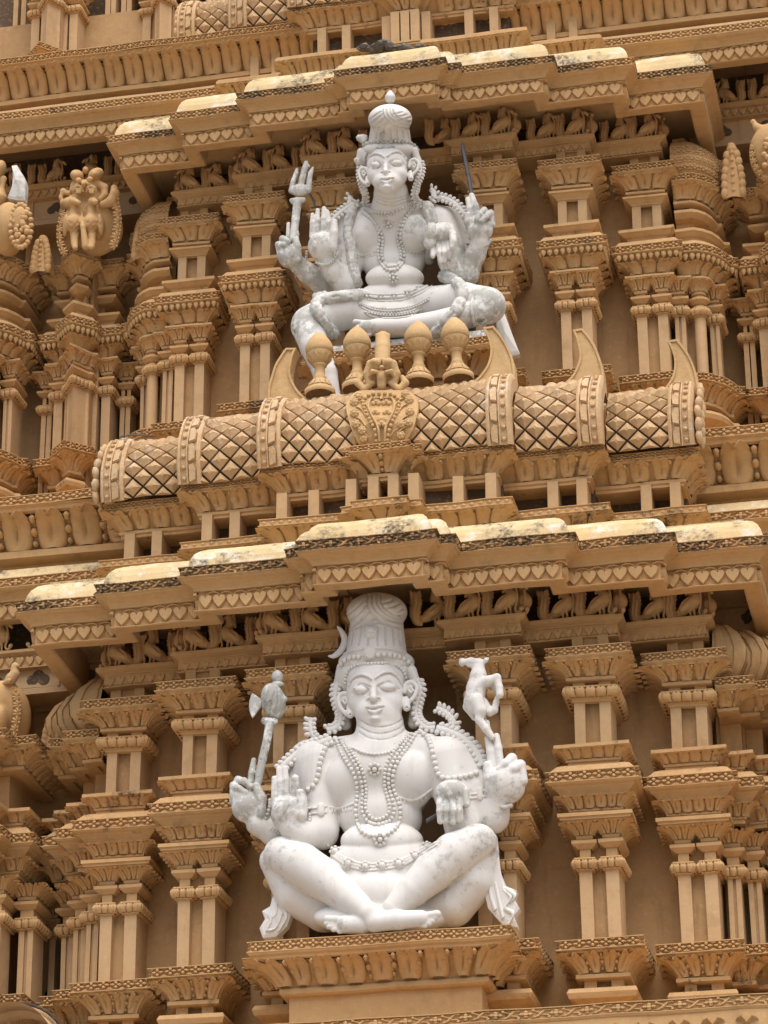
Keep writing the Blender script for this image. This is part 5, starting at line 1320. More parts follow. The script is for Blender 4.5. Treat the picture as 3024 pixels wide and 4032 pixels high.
# four pot finials on the ridge
prof = [(.118, 0), (.125, .01), (.125, .045), (.105, .055), (.09, .075), (.066, .12), (.052, .155), (.055, .165), (.046, .175), (.04, .2), (.042, .262), (.058, .272), (.058, .282), (.05, .287), (.075, .305), (.096, .34), (.104, .372), (.104, .385), (.112, .392), (.116, .42), (.112, .455), (.09, .505), (.06, .545), (.03, .575), (.0, .592)]
def finial_mesh():
    m = MB(); t = lathe_t(prof[:14], 20); m.add(*t[:2], True)
    m.add(*lathe_t(prof[13:18], 20)[:2], True); m.add(*lathe_t(prof[17:], 20)[:2], True)
    for i in range(12):
        a = 2*math.pi*i/12
        for z0, z1, r0, r1 in ((.3, .365, .07, .106), (.07, .13, .098, .066)):
            c, s = math.cos(a), math.sin(a); t_ = np.array([-s, c, 0]); o = np.array([c, s, 0]); w0, w1 = (.012, .024) if z0 > .2 else (.024, .013)
            m.add([o*(r0+.004)-t_*w0+[0, 0, z0], o*(r0+.004)+t_*w0+[0, 0, z0], o*(r1+.004)+t_*w1+[0, 0, z1], o*(r1+.004)-t_*w1+[0, 0, z1], o*((r0+r1)/2+.012)+[0, 0, (z0+z1)/2]], [(0, 1, 4), (1, 2, 4), (2, 3, 4), (3, 0, 4)])
    return m
fl = ['first pot finial from the left, standing beside the hanging leg of the upper statue', 'pot finial just left of the lion mask on the barrel roof', 'pot finial just right of the lion mask on the barrel roof', 'last pot finial, nearest the curved horn at the right end of the main barrel roof']
f0 = finial_mesh().build('finial', HORN, None, jit=.002)
for i, (x, y, z) in enumerate([(-.557, .17, 11.175), (-.25, .17, 11.185), (.262, .17, 11.185), (.587, .17, 11.18)]):
    o = f0 if i == 0 else dup(f0); o.location = (x, y, z); o.rotation_euler = (R(-1.5 if i == 0 else 0), R(1.5*(i-1)), i); tag(o, fl[i], 'finial', 'pot finials along the barrel roof')
# ------------------------------------------------------------------ birds of the friezes
def bird_mesh():
    v = Vox((-.26, -.1, -.02), (.2, .1, .36), .0065)
    for a, b, ra, rb in (((-.075, 0, .085), (.05, 0, .15), .042, .062), ((-.15, .01, .035), (-.075, 0, .085), .016, .042), ((.045, -.005, .17), (.01, -.005, .245), .048, .034), ((.01, -.005, .245), (.03, -.01, .285), .034, .034)):
        v.cone(a, b, ra, rb, .025)
    v.cone((.05, -.012, .285), (.095, -.012, .275), .016, .008, .008); v.cone((.095, -.012, .275), (.1, -.012, .255), .008, .005, .004)
    for i in range(5): v.cone((-.028-.004*i+.01, 0, .3-.022*i), (-.03-.004*i+.01, 0, .3-.022*i), .016, .016, .006)
    c = smooth_curve([(.075, .255), (.098, .215), (.108, .16), (.1, .1), (.085, .05), (.1, .02), (.135, .025), (.14, .05)], 4)
    for a, b in zip(c[:-1], c[1:]): v.cone((a[0], -.03, a[1]), (b[0], -.03, b[1]), .0105, .0105, .004)
    v.cone((.14, -.03, .045), (.15, -.03, .05), .02, .02, .006); v.cone((.125, -.03, .245), (.15, -.03, .225), .02, .016, .006); v.cone((.1, -.03, .255), (.125, -.03, .245), .012, .014, .006)
    for x in (-.01, .03): v.cone((x, -.01, .09), (x+.01, -.015, .005), .015, .011, .01); v.cone((x+.0, -.02, .004), (x+.035, -.03, .004), .01, .007, .006)
    v.ell((-.03, -.045, .115), (.085, .03, .042), .012, 'add', np.array([[.85, 0, .52], [0, 1, 0], [-.52, 0, .85]]))
    for i in range(4):
        a = -.1+i*.022
        v.cone((a+.05, -.078+.004*i, .125+i*.016), (a-.02, -.066, .07+i*.014), .0065, .0055, .004, 'sub')
    # curled tail feather
    t = smooth_curve([(-.14, .015), (-.19, .04), (-.205, .1), (-.19, .17), (-.2, .23), (-.215, .26)], 4)
    for (a, b), r in zip(zip(t[:-1], t[1:]), np.interp(np.linspace(0, 1, len(t)-1), [0, .25, .6, 1], [.015, .04, .045, .014])): v.cone((a[0], .0, a[1]), (b[0], .0, b[1]), r, r, .01)
    for i, p in enumerate(t[3:-1:2]): 
        for sx in (-1, 1): v.cone((p[0]+sx*.038, 0, p[1]+.01), (p[0]+sx*.056, 0, p[1]+.026), .016, .009, .003)
    for a, b in zip(t[2:-3], t[3:-2]): v.cone((a[0], -.04, a[1]), (b[0], -.04, b[1]), .007, .007, .004, 'sub')
    V, Q = v.mesh(); m = MB(); m.add(V, [Q], True); return m
BIRD = bird_mesh().build('bird_relief', OCH, TOWER, jit=0)
nb = 0
def bird(world, s, mir=False, rz=0.):
    global nb
    o = BIRD if nb == 0 else dup(BIRD, TOWER); nb += 1
    o.location = world; o.scale = (-s*.8 if mir else s*.8, s, s*random.uniform(1.0, 1.06)); o.rotation_euler = (0, 0, rz+random.uniform(-.06, .06))
for k in (1, 2):
    s, y0, z0 = STO[k]
    for sg in (-1, 1):
        for i, (x, y) in enumerate(((.34, .19), (.62, .14), (.92, .12), (1.02, .22), (1.33, .32), (1.62, .30), (1.74, .4), (2.02, .51), (2.30, .49), (2.41, .62))):
            rz = -sg*.9 if i in (3, 6, 9) else (sg*.5 if i == 0 else 0)
            bird((X0+s*sg*x, y0+s*y, z0+s*(9.063-6.44)), s, sg < 0, rz)

# ------------------------------------------------------------------ the side bays, their eaves and the wall courses between the storeys
def wall_course(zf, Yf, s, k, hs=1.):
    """long straight eave with hearts and the big lotus course above it"""
    P = [(-6.5, 0), (6.5, 0)] ; z = lambda q: (q-9.455)
    e = lambda name, mb, mat, par=TOWER: _pl(mb.build(name, mat, par), (0, Yf, zf), s)
    def _pl(o, loc, sc): o.location = loc; o.scale = (sc,)*3; return o
    m = MB()
    sweep(m, P, [(-.5, -.03), (-.28, -.04), (-.25, -.32), (-.125, -.337), (-.112, -.33), (-.135, -.32), (-.135, -.177), (-.105, -.173), (-.1, -.155), (-.085, -.137), (-.055, -.117), (-.02, -.105), (0, -.087)], sub=.6)
    m.inst(T_HEART, frames(P, -.136, -.248, .105, .142, .034))
    ev = e('eave', m, OCH)
    m = MB(); band(m, P, 0., -.087, 0., .2 if k == 1 else .095, T_VINE if k == 1 else T_FLOWER, .022); q = m.build('scroll_frieze' if k == 1 else 'flower_frieze', FRZL, ev)
    m = MB(); sweep(m, P, [(-.02, -.003), (-.06, .005), (-.09, .05), (-.12, .10), (-.15, .13*hs), (-.36, .14*hs)], sub=.6); m.build('eave_slope', SLOPE if k == 1 else OCHP, ev)
    m = MB()
    sweep(m, P, [(-.35, .1), (-.35, .25*hs), (-.2, .26*hs), (-.2, .32*hs), (-.24, .33*hs)], sub=.6)
    lotus(m, P, [(-.25, .33*hs), (-.22, .38*hs), (-.15, .48*hs), (-.07, .60*hs)], .30 if k == 1 else .2, .035, 'bead' if k == 1 else 'groove')
    sweep(m, P, [(-.08, .6*hs), (-.04, .61*hs), (-.03, .64*hs), (-.005, .655*hs)], sub=.6)
    band(m, P, 0., .655*hs, .745*hs, .115, T_FLOWER if k == 1 else T_VINE, .022)
    sweep(m, P, [(-.02, .744*hs), (-1.2, .75*hs)], sub=2)
    e('wall_course', m, OCH)
wall_course(10.06, .70, 1., 1)
wall_course(14.93, 1.16, .92, 2, .86)

def xmir(path, sg): return path if sg > 0 else [(-x, y) for x, y in path][::-1]
def side_stack(k, name, bp, sg, cols, top=True, dome=None, inset=.18, dz=0.):
    """a stepped or curved pier with its slender columns; bp is the plan of the base band"""
    bp = xmir(bp, sg); core = [tuple(p) for p in offp(bp, -inset)]
    m = MB(); sweep(m, [tuple(p) for p in offp(bp, -inset-.16)], [(0, 5.3), (0, 9.2)])
    root = part(m, name, WALLM, k)
    b = MB(); st_base(b, core, k if k < 3 else 2); b.build('base', FRZL, root)
    for sx, (cx, cy, w, tp) in enumerate(cols):
        cx *= sg
        zt = 7.01 if k == 1 else 7.14
        if tp == 'flat':
            m = MB(); m.box(cx-w, cx+w, cy, cy+.3, 6.4, 7.6); m.build('shaft', OCHP, root); continue
        if tp == 'round': p = [(cx+w*math.cos(a), cy-w*math.sin(a)) for a in np.linspace(math.pi*1.1, -math.pi*.1, 9)]
        elif tp == 'star': p = [(cx-w, cy+w*1.5), (cx-w, cy+w*.4), (cx-w*.75, cy+w*.25), (cx, cy-w), (cx+w*.75, cy+w*.25), (cx+w, cy+w*.4), (cx+w, cy+w*1.5)]
        else: p = [(cx-w, cy+.25), (cx-w, cy-w), (cx+w, cy-w), (cx+w, cy+.25)]
        m = MB()
        if tp == 'twin':
            for q in (-1, 1): m.box(cx+q*w*.62-w*.38, cx+q*w*.62+w*.38, cy-w, cy+.2, 6.4, zt+.02)
            m.box(cx-w*.3, cx+w*.3, cy-w*.5, cy+.2, 6.4, zt+.02)
        else: sweep(m, p, [(0, 6.4), (0, zt+.02)], smooth=tp == 'round')
        sh = m.build('shaft', OCHP, root)
        m = MB(); column_capital(m, p, 0, zt, k if k < 3 else 2); m.build('capital', OCH, root)
    m = MB(); st_cornice(m, core, k if k < 3 else 2)
    m.build('cornice', FRZL, root)
    if top:
        m = MB()
        if k == 1: sweep(m, core, [(-.12, 7.97), (-.12, 8.34), (0, 8.345), (.0, 8.36)])
        else: sweep(m, core, [(-.1, 8.03), (-.1, 8.2), (.0, 8.205), (.06, 8.24), (.06, 8.27), (-.05, 8.3), (-.05, 8.33)])
        zt = st_abacus(m, core, k if k < 3 else 2, 8.345 if k > 1 else 8.33)
        q = np.array(core); 
        sweep(m, core, [(.1, zt-.01), (-.2, zt-.008)])
        m.build('abacus', OCH, root)
    if dome:
        m = MB(); prof = [(0.02, 8.58), (.08, 8.63), (.13, 8.72), (.14, 8.82), (.09, 8.95), (.0, 9.06), (-.15, 9.14)]
        sweep(m, core, prof, sub=.06, smooth=True)
        if dome == 'lattice':
            for i in range(5):
                fr = frames(core, np.interp(8.64+.07*i, [p[1] for p in prof], [p[0] for p in prof])-.004, 8.64+.07*i, .075, .066, .016, .4); m.inst(T_FLOWER, fr)
        else:
            Q = [offp(core, o+.012) for o, z in prof]
            for i in range(len(core)-1):
                L = np.linalg.norm(Q[0][i+1]-Q[0][i]); n = max(1, int(L/.06))
                for j in range(n):
                    t = (j+.5)/n
                    m.strip([[(*(Q[a][i]+(Q[a][i+1]-Q[a][i])*(t+d))[:], prof[a][1]) for d in (-.25/n, 0, .25/n)] for a in range(len(prof))], smooth=True)
        m.build('dome', OCH, root)
    return root
D1 = [(2.45, .47), (2.75, .47), (2.75, .62), (2.9, .62), (2.9, .78), (3.05, .78), (3.05, 1.5)]
D2 = [(2.5, .40), (2.70, .40), (2.80, .46), (2.89, .55), (2.955, .67), (2.985, .76), (3.05, .78), (3.05, 1.4)]
ST = [(-.44, .83), (-.44, .37), (-.22, .37), (-.22, .23), (0, .0), (.22, .23), (.22, .37), (.44, .37), (.44, .83)]
def star(xc, y): return [(xc+a, y+b) for a, b in ST]
E1 = [(2.98, 1.4), (2.98, .50), (3.16, .50), (3.16, .28), (3.9, .28), (3.9, .5), (4.1, .5), (4.1, 1.4)]
for sg in (-1, 1):
    side_stack(1, 'stepped_pier', D1, sg, [(2.50, .70, .05, 'twin'), (2.64, .82, .05, 'twin'), (2.79, .98, .05, 'twin')], True, 'ribs')
    side_stack(2, 'curved_pier', D2, sg, [(2.5, .62, .05, 'twin'), (2.68, .66, .055, 'round'), (2.80, .86, .045, 'twin')], True, 'lattice')
    side_stack(1, 'side_pier', E1, sg, [(3.06, .78, .06, 'twin'), (3.26, .56, .06, 'twin'), (3.55, .6, .07, 'sq')], True)
    side_stack(2, 'star_pier', star(3.49, .45), sg, [(3.49, .79, .115, 'star'), (3.36, .93, .03, 'flat'), (3.63, .93, .03, 'flat'), (3.25, 1.02, .045, 'sq'), (3.74, 1.02, .045, 'sq')], True)
    side_stack(2, 'curved_pier', [(a+1.49*sg*0+1.46, b) if False else (7.02-a, b) for a, b in D2][::-1], sg, [(4.35, .66, .055, 'round'), (4.21, .86, .045, 'twin'), (4.5, .62, .05, 'twin')], True)
    # far slender pairs in the gap between the piers
    for k, xs, y in ((2, (3.06, 3.12), 1.12), (2, (3.88, 3.94), 1.12), (1, (3.0,), 1.2)):
        for x in xs:
            m = MB(); m.box(sg*x-.024, sg*x+.024, y, y+.2, 5.6, 7.1); sh = part(m, 'slender_column', OCHP, k)
            m = MB(); column_capital(m, rect(.024, y, y+.2, sg*x), 0, 7.08, k); m.build('capital', OCH, sh)
# third storey, seen only by its feet at the top left
side_stack(3, 'star_pier', star(4.68, .3), -1, [(4.68, .62, .12, 'star'), (4.55, .8, .03, 'flat'), (4.81, .8, .03, 'flat'), (4.44, .85, .05, 'sq'), (4.92, .85, .05, 'sq')], False)
side_stack(3, 'star_pier', star(3.35, .55), -1, [(3.35, .87, .1, 'star'), (3.1, 1.1, .05, 'sq'), (3.6, 1.1, .05, 'sq')], False)
for x in (-3.85, -3.92, -4.05, -4.12, -5.2, -5.3, -2.85, -2.7):
    m = MB(); m.box(x-.03, x+.03, 1.12, 1.4, 6.1, 8); part(m, 'slender_column', OCHP, 3)
m = MB(); m.box(-6.5, 2.5, 1.35, 1.6, 6, 8.2); part(m, 'wall', DARK, 3)
m = MB(); m.box(-6.5, 6.5, 2.42, 2.6, 15.5, 16.4); m.build('wall', WALLM, TOWER)
# deep side walls, architraves with hearts, arches
for k, Yw, zh, ya, yl in ((1, 1.5, 9.382, 1.0, 9.155), (2, 2.28, 14.455, 1.9, 14.195)):
    s = STO[k][0]
    for sg in (-1, 1):
        m = MB(); a, b = sorted((sg*2.45, sg*6.5)); m.box(a, b, Yw, Yw+.2, 5.2 if k == 1 else 10.9, zh+1)
        if k == 1: m.box(*sorted((sg*2.3, sg*2.62)), 1.0, 1.55, 5.2, 9.0)
        m.build('wall', WALLM, TOWER)
    for sg in (-1, 1):
        m = MB(); P = [(sg*2.4, 0), (sg*6.5, 0)] if sg > 0 else [(-6.5, 0), (-2.4, 0)]
        sweep(m, P, [(-.4, -.01), (0, -.012), (0, -.005), (-.02, 0), (-.02, .095*s), (0, .1*s), (.03, .115*s), (.03, .14*s), (-.3, .145*s)], sub=1)
        m.inst(T_HEART2, frames(P, -.021, .05*s, .085*s, .088*s, .024)); o = m.build('architrave', OCH, TOWER); o.location = (0, ya, zh)
        m = MB(); sweep(m, P, [(-.4, yl-zh-.005), (0, yl-zh-.004), (0, yl-zh+.05), (-.4, yl-zh+.052)], sub=1)
        # flat discs, shade painted in, for trefoil openings in the parapet under the architrave
        for i in range(9):
            x = sg*(2.75+.4*i)*(1 if k == 1 else .98)
            for dx, dz, r in ((0, .035, .055), (-.05, 0, .05), (.05, 0, .05)):
                m.add([(x+dx*s+r*s*math.cos(q), -.0, (yl-zh)*.47+dz*s+r*s*math.sin(q)) for q in np.linspace(0, 2*math.pi, 12, endpoint=False)], [tuple(range(12))], mat=1)
            m.box(x+.17*s, x+.19*s, -.012, .1, yl-zh+.05, -.012)
        m.box(*sorted((sg*2.4, sg*6.5)), .004, .3, yl-zh+.05, -.012)
        o = m.build('parapet', [OCHP, DARK], TOWER); o.location = (0, ya+.06, zh)
        n = 8
        for i in range(n): bird((sg*(2.75+.37*i), ya+.03, zh+.143*s), s*.95, sg < 0 if i % 2 else sg > 0)
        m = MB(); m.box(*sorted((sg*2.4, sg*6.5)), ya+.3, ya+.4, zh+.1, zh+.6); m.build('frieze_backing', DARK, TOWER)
# flat black patch painting the shade of a broken hole, lower left
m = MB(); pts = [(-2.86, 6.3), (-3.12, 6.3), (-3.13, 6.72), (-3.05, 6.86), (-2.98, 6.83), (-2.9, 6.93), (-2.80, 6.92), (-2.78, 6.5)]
m.add([(x, 1.494, z) for x, z in pts], [tuple(range(len(pts)))[::-1]]); m.build('cavity_shade', simple('black_cavity_shade', (.006, .006, .007), 1.), TOWER)
# front ledge below the lower storey
m = MB(); P = [(-1.55, 1.), (-1.55, 0), (8, 0)]
band(m, P, 0, -.085, 0, .215, T_VINE, .024)
sweep(m, P, [(-.06, -.16), (-.05, -.14), (-.03, -.11), (-.01, -.1), (0, -.085)])
lotus(m, P, [(-.3, -.42), (-.26, -.36), (-.16, -.25), (-.06, -.16)], .24, .03, 'bead')
m.box(-1.5, 8, .02, 1.2, -.3, -.01)
o = m.build('ledge', FRZL, TOWER); o.location = (0, -.62, 5.765)
# rounded cap of the roof below, lower left corner
m = MB(); ring = []
for t, r, o_ in ((-.5, .42, 0), (.0, .42, 0), (.02, .46, 0), (.06, .46, 0), (.06, .42, 0), (.5, .42, 0)):
    ring.append([(-2.98+r*1.0*math.cos(a), .35+t*.5, 5.85+r*math.sin(a)) for a in np.linspace(0, math.pi, 20)])
m.strip(ring, smooth=True); m.build('barrel_roof', LAT, TOWER)
m = MB(); m.strip([[(-2.98+(.465+.014*math.cos(q))*math.cos(a), .35-.005+.014*math.sin(q)-.02, 5.85+(.465+.014*math.cos(q))*math.sin(a)) for q in np.linspace(0, 2*math.pi, 6, endpoint=False)] for a in np.linspace(0, math.pi, 24)], closed=True, smooth=True)
m.build('cable', GRV, TOWER)

# ------------------------------------------------------------------ leaf stelae and the guardian sculptures of the side bays
def stele(p, h, w, name='leaf_stele'):
    m = MB()
    ring = [[(sx*w*f, y, z*h) for sx, y in ((-1, .1), (-1, -.02), (-.45, -.05), (0, -.065), (.45, -.05), (1, -.02), (1, .1))] for z, f in ((0, 1.), (.1, 1.02), (.3, .95), (.55, .75), (.75, .5), (.86, .3))]
    m.strip(ring)
    for i in range(6):
        z = (.04+i*.135)*h; f = np.interp(z/h, [0, .1, .3, .55, .75, .86], [1, 1.02, .95, .75, .5, .3])
        for sg in (-1, 1): m.inst(_bs, [[[.07, 0, 0, sg*w*f*.82], [0, .06, 0, -.035], [0, 0, .105, z+.03]]])
        ball_at(m, (0, -.06, z+.04), .018)
    for z, r in ((.86, .04), (.9, .055), (.95, .045), (.985, .02)): ball_at(m, (0, .0, z*h), r)
    o = m.build(name, OCH, TOWER, jit=.004); o.location = p; return o
s6 = 700/1659.
def q6(u, v, Y): return at(u*s6, 600+v*s6, Y)
for u, v, Y, h, w in ((385, 1135, 1.55, .37, .085), (1325, 1015, 1.55, .37, .075)): stele(q6(u, v, Y), h, w)
stele(at(2524+1165*.3165, 500+905*.3165, 1.6), .55, .095)
stele(at(560*.3618, 2500+1370*.3618, .9), .36, .075)
stele(at(130*.3618*0+300, 2500+700*.3618+140, .95), .2, .05)

def foliage_border(mb, fr, pts, Y, w, side, n=9):
    C = np.array(smooth_curve(pts, 8)); d = np.r_[0, np.cumsum(np.linalg.norm(np.diff(C, axis=0), axis=1))]; T = np.gradient(C, axis=0); T /= np.linalg.norm(T, axis=1)[:, None]
    for i in range(n):
        s = d[-1]*(i+.5)/n; c = np.array([np.interp(s, d, C[:, a]) for a in (0, 1)]); t = np.array([np.interp(s, d, T[:, a]) for a in (0, 1)]); nn = np.array([t[1], -t[0]])*side
        for an, ln in ((-1.5, .5), (-.95, .62), (-.4, .7), (.1, .72), (.65, .66), (1.25, .52)):
            ca, sa = math.cos(an+.35), math.sin(an+.35); dr = nn*ca+t*sa; pr = np.array([-dr[1], dr[0]])
            p = fr.p(*(c+dr*w*ln*.55), Y-.02*math.cos(an)); L_ = fr.m(w*ln, Y)
            mb.inst(_bs, [np.c_[(CR*pr[0]-CU*pr[1])*L_*.42, CD*.055, (CR*dr[0]-CU*dr[1])*L_, p]])
        ball_at(mb, fr.p(*c, Y-.03), fr.m(w*.13, Y))
def guardian():
    fr = Fr(0, 600, s6); Y = 1.36
    S = Sculpt((-3.6, .95, 13.3), (-2.5, 1.75, 14.6), .0075); E, G = S.ell, S.seg
    # two birds breast to breast
    for s, cx in ((-1, 700), (1, 855)):
        E(fr, cx, 670, Y, 92, 110, .11, .03); E(fr, cx+s*70, 700, Y+.06, 60, 140, .08, .03)
        G(fr, [(cx+s*5, 600, Y, 62), (cx-s*2, 500, Y-.02, 42), (cx+s*5, 460, Y-.05, 44)], .02)
        G(fr, [(cx+s*15, 455, Y-.06, 42), (cx-s*40, 470, Y-.1, 26) if s < 0 else (cx+40, 462, Y-.1, 30)], .015)
        G(fr, [(cx+s*25, 425, Y-.05, 18), (cx+s*40, 405, Y-.04, 10)], .01)
        G(fr, [(cx, 760, Y, 50), (cx+s*2, 850, Y-.02, 36), (cx, 890, Y-.06, 30)], .02)
        E(fr, cx+s*85, 680, Y-.04, 30, 120, .04, .015, s*-.1)
        for i in range(4): S.trace(fr, [(cx-60+i*40, 640+(i % 2)*20), (cx-40+i*40, 665+(i % 2)*20), (cx-20+i*40, 640+(i % 2)*20)], 6, 0, .004, 'sub')
        for v in (690, 735): S.trace(fr, [(cx-60, v), (cx-35, v+25), (cx-10, v), (cx+15, v+25), (cx+40, v)], 6, 0, .004, 'sub')
    G(fr, [(765, 560, Y-.03, 12), (775, 700, Y-.07, 26), (800, 880, Y-.06, 40)], .015)
    # mask with bulging eyes above
    E(fr, 800, 330, Y+.02, 130, 90, .12, .03)
    E(fr, 715, 215, Y-.03, 72, 62, .09, .01, .4); E(fr, 890, 205, Y-.03, 88, 66, .09, .01, -.5); E(fr, 793, 165, Y-.02, 32, 42, .05, .01)
    E(fr, 735, 260, Y-.12, 34, 34, .03, .005); E(fr, 840, 250, Y-.12, 34, 34, .03, .005); E(fr, 785, 295, Y-.1, 30, 34, .05, .01)
    for cu, cv, s in ((735, 345, -1), (855, 345, 1)):
        G(fr, [(cu-45, cv+20, Y-.08, 15), (cu-30, cv-20, Y-.1, 16), (cu, cv-32, Y-.11, 16), (cu+30, cv-18, Y-.1, 16), (cu+42, cv+20, Y-.08, 15)], .008)
        for j in (-1, 0, 1): G(fr, [(cu+j*18, cv, Y-.1, 14), (cu+j*16, cv+35, Y-.1, 9)], .006)
    G(fr, [(900, 290, Y, 45), (970, 330, Y+.02, 40), (975, 400, Y+.02, 36), (930, 440, Y, 26)], .015); G(fr, [(690, 300, Y, 40), (672, 350, Y, 30)], .015)
    for j in range(7): S.trace(fr, [(860+j*14, 150+j*4), (890+j*10, 190), (900+j*6, 240)], 5, 0, .003, 'sub')
    # trunks curling out at both sides
    G(fr, [(600, 480, Y+.03, 45), (640, 470, Y-.02, 55), (690, 485, Y-.04, 38)], .02); G(fr, [(590, 470, Y+.02, 30), (565, 420, Y, 18), (590, 360, Y, 30), (635, 380, Y, 24)], .012)
    G(fr, [(960, 490, Y, 42), (1040, 460, Y, 55), (1070, 390, Y, 50), (1055, 330, Y, 30)], .02); G(fr, [(1070, 330, Y, 26), (1090, 330, Y, 12)], .01)
    # slab behind
    E(fr, 848, 720, Y+.13, 340, 300, .10, .02); E(fr, 848, 560, Y+.13, 300, 250, .10, .03)
    V, Q = S.v.mesh(); mb = MB(); mb.add(V, [Q], True)
    foliage_border(mb, fr, [(590, 970), (545, 860), (540, 700), (575, 540)], Y+.03, 100, -1, 6)
    foliage_border(mb, fr, [(1080, 910), (1115, 780), (1130, 640), (1110, 480), (1095, 400)], Y+.03, 112, 1, 7)
    tag(mb.build('guardian_sculpture', OCH, None, jit=.003), 'ochre carving of two breast-to-breast birds under a goggle-eyed mask, framed by leaves', 'sculpture')
guardian()
def edge_sculptures():
    fr = Fr(0, 600, s6); Y = 1.2
    S = Sculpt((-4.3, .7, 13.2), (-3.2, 1.6, 14.9), .008)
    S.ell(fr, 80, 720, Y+.08, 180, 290, .2, .02); S.ell(fr, 190, 690, Y-.02, 105, 210, .09, .01)
    S.seg(fr, [(30, 250, Y+.1, 40), (20, 330, Y+.1, 22), (0, 420, Y+.1, 90)], .02); S.ell(fr, 10, 150, Y+.1, 55, 90, .1, .01)
    V, Q = S.v.mesh(); mb = MB(); mb.add(V, [Q], True)
    for a in np.linspace(0, 2*math.pi, 22, endpoint=False): ball_at(mb, fr.p(190+98*math.cos(a), 690+200*math.sin(a), Y-.09), .026)
    for i in range(30): ball_at(mb, fr.p(190+random.uniform(-65, 65), 690+random.uniform(-150, 150), Y-.1), random.uniform(.018, .034))
    tag(mb.build('medallion_sculpture', OCH, None, jit=.003), 'ochre oval medallion carving with beaded rim at the left edge of the upper storey', 'sculpture')
    mb = MB(); flat_shape(mb, fr, [(85, 440), (112, 380), (125, 330), (133, 260), (130, 200), (118, 145), (168, 142), (185, 180), (225, 230), (248, 280), (256, 320), (252, 400), (245, 470), (170, 465)], Y+.02, .09, .03)
    o = mb.build('horn_finial', STATW, TOWER, jit=.004); add_wear(o, np.concatenate(mb.V), (), .3)
    # right edge of the upper storey: leaf bordered panel with a small bird on it
    fr = Fr(2524, 500, .31646); Y = 1.3
    S = Sculpt((2.7, .9, 13.2), (3.6, 1.7, 14.7), .008); S.ell(fr, 1660, 330, Y+.1, 330, 420, .14, .02); S.ell(fr, 1640, 330, Y+.02, 110, 180, .1, .02)
    S.seg(fr, [(1455, 10, Y, 60), (1530, 40, Y, 60), (1600, 30, Y, 50)], .02); S.seg(fr, [(1430, -20, Y, 40), (1400, -60, Y, 34), (1380, -55, Y, 16)], .015)
    V, Q = S.v.mesh(); mb = MB(); mb.add(V, [Q], True)
    foliage_border(mb, fr, [(1560, 690), (1440, 560), (1370, 400), (1370, 240), (1440, 60)], Y+.02, 100, -1, 8)
    for i in range(24): ball_at(mb, fr.p(1600+random.uniform(-70, 80), 330+random.uniform(-190, 190), Y-.07), random.uniform(.015, .03))
    tag(mb.build('leaf_panel_sculpture', OCH, None, jit=.003), 'ochre leaf-bordered carving with a small bird on top, at the right edge', 'sculpture')
    # lower left: leafy frame with a bird perched on it
    fr = Fr(0, 2500, .3618); Y = .62
    S = Sculpt((-3.9, .3, 8.0), (-2.9, 1.2, 9.6), .008); S.ell(fr, 20, 900, Y+.14, 330, 420, .16, .02); S.ell(fr, 20, 940, Y+.02, 80, 180, .1, .02)
    V, Q = S.v.mesh(); mb = MB(); mb.add(V, [Q], True)
    foliage_border(mb, fr, [(130, 1260), (180, 1100), (220, 900), (215, 700), (150, 600), (40, 640)], Y+.02, 120, 1, 9)
    tag(mb.build('leaf_panel_sculpture', OCH, None, jit=.003), 'ochre leafy carved frame under a perched bird at the left edge of the lower storey', 'sculpture')
    S = Sculpt((-3.8, .3, 8.9), (-3.1, 1.1, 9.7), .007)
    S.seg(fr, [(60, 530, Y, 34), (120, 480, Y, 62), (160, 430, Y, 52), (160, 360, Y, 40), (165, 335, Y, 40)], .02); S.seg(fr, [(190, 335, Y-.02, 20), (212, 340, Y-.02, 8)], .01)
    S.seg(fr, [(20, 540, Y, 14), (100, 500, Y-.06, 30)], .01)
    tag(S.build('bird_sculpture', OCHP, None), 'small carved bird with a grey head perched on the leafy frame at the left edge', 'sculpture')
edge_sculptures()
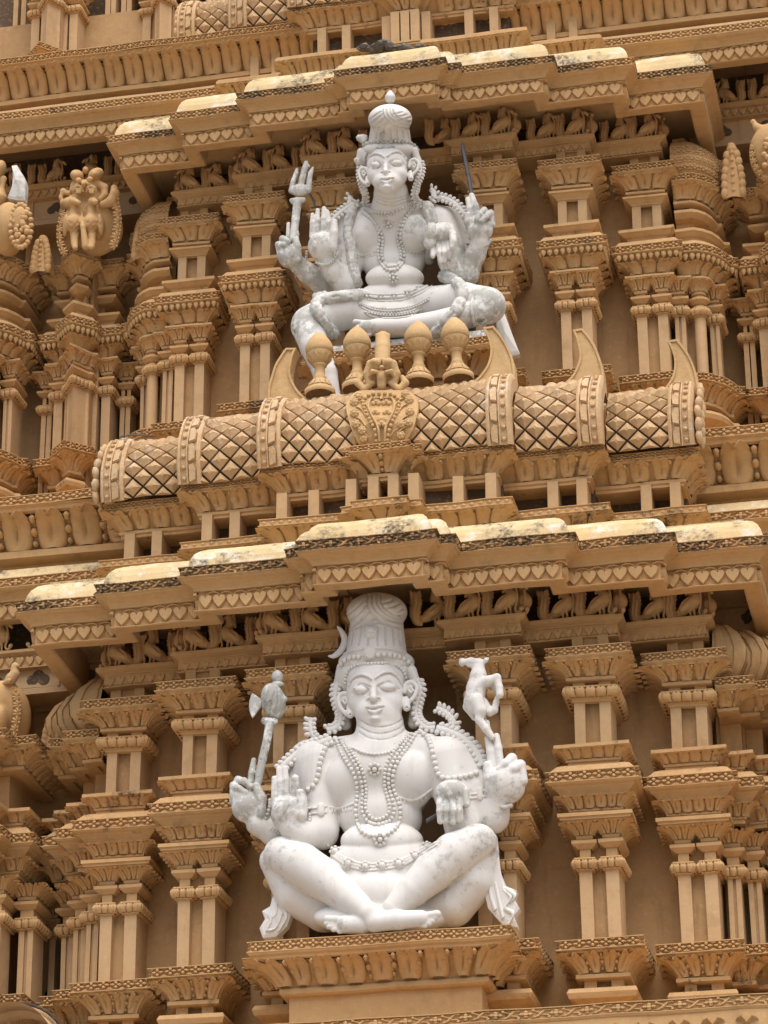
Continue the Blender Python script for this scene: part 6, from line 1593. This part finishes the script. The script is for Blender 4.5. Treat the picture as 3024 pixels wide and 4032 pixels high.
# debris: black bitumen scrap on the upper eave, bent wire on the left barrel roof
mb = MB(); fr = Fr(900, 0, .61724)
N_ = 16
for i in range(N_):
    u = 850+380*i/(N_-1); p = fr.p(u, 302-12*math.sin(i*1.3)+(-8 if 3 < i < 9 else 6), .62); r = .03+.014*random.random()+(.02 if 2 < i < 8 else 0)
    mb.inst((np.array(_bs[0])+np.random.uniform(-.09, .09, _bs[0].shape), _bs[1], False), [[[.1, .02, 0, p[0]], [0, r*3, .01, p[1]], [0, .02, r*1.9, p[2]]]])
tag(mb.build('bitumen_scrap', ROCK, None, jit=.01), 'crumbling black strip of bitumen lying on top of the upper eave', 'debris')
mb = MB(); fr = Fr(0, 1200, s6); pts = [fr.p(u, v, .5) for u, v in smooth_curve([(1130, 1300), (1112, 1250), (1150, 1225), (1280, 1215), (1440, 1225)], 4)]
mb.strip([[p+np.array([0, math.cos(a), math.sin(a)])*.007 for a in np.linspace(0, 2*math.pi, 5, endpoint=False)] for p in pts], closed=True)
tag(mb.build('bent_wire', IRON, None, jit=0), 'thin bent iron wire lying on the leftmost length of the barrel roof', 'wire')
# ------------------------------------------------------------------ ground, daylight
g = MB(); g.box(-400, 400, -400, 400, -1.65, -1.6)
GM = plaster('paved_ground', (.30,.26,.21), (.36,.31,.25), streak=0)
tag(g.build('ground', GM, None, jit=0), kind='structure')
# hidden body of the tower behind the carved face
for b in ((-6.4, 6.4, 1.75, 9, -1.6, 11.2), (-6.3, 6.3, 2.75, 8.9, 11.2, 17), (-6.2, 6.2, 3.6, 8.8, 17, 22)):
    g = MB(); g.box(*b); g.build('wall', WALLM, TOWER, jit=0)
w = bpy.data.worlds.new('World'); SC.world = w; w.use_nodes = True
nt = w.node_tree; bg = nt.nodes['Background']; sk = nt.nodes.new('ShaderNodeTexSky'); sk.sky_type = 'NISHITA'; sk.sun_disc = False
SUN_EL, SUN_AZ = R(68), R(22)      # azimuth measured from the facade normal towards the right
sk.sun_elevation = SUN_EL; sk.sun_rotation = R(180)-SUN_AZ; sk.air_density = 1.; sk.dust_density = 4.; sk.ozone_density = .6
nt.links.new(sk.outputs[0], bg.inputs[0]); bg.inputs[1].default_value = .085
sd = bpy.data.lights.new('sun', 'SUN'); so = bpy.data.objects.new('sun', sd); COL.objects.link(so)
sd.energy = 1.5; sd.angle = R(75); sd.color = (1., .96, .9)
dv = Vector((math.sin(SUN_AZ)*math.cos(SUN_EL), -math.cos(SUN_AZ)*math.cos(SUN_EL), math.sin(SUN_EL)))
so.rotation_euler = dv.to_track_quat('Z', 'Y').to_euler()
SC.view_settings.view_transform = 'Standard'; SC.view_settings.look = 'None'; SC.view_settings.gamma = 1; SC.view_settings.exposure = 1.16
SC.cycles.max_bounces = 6; SC.cycles.diffuse_bounces = 4; SC.cycles.use_denoising = True
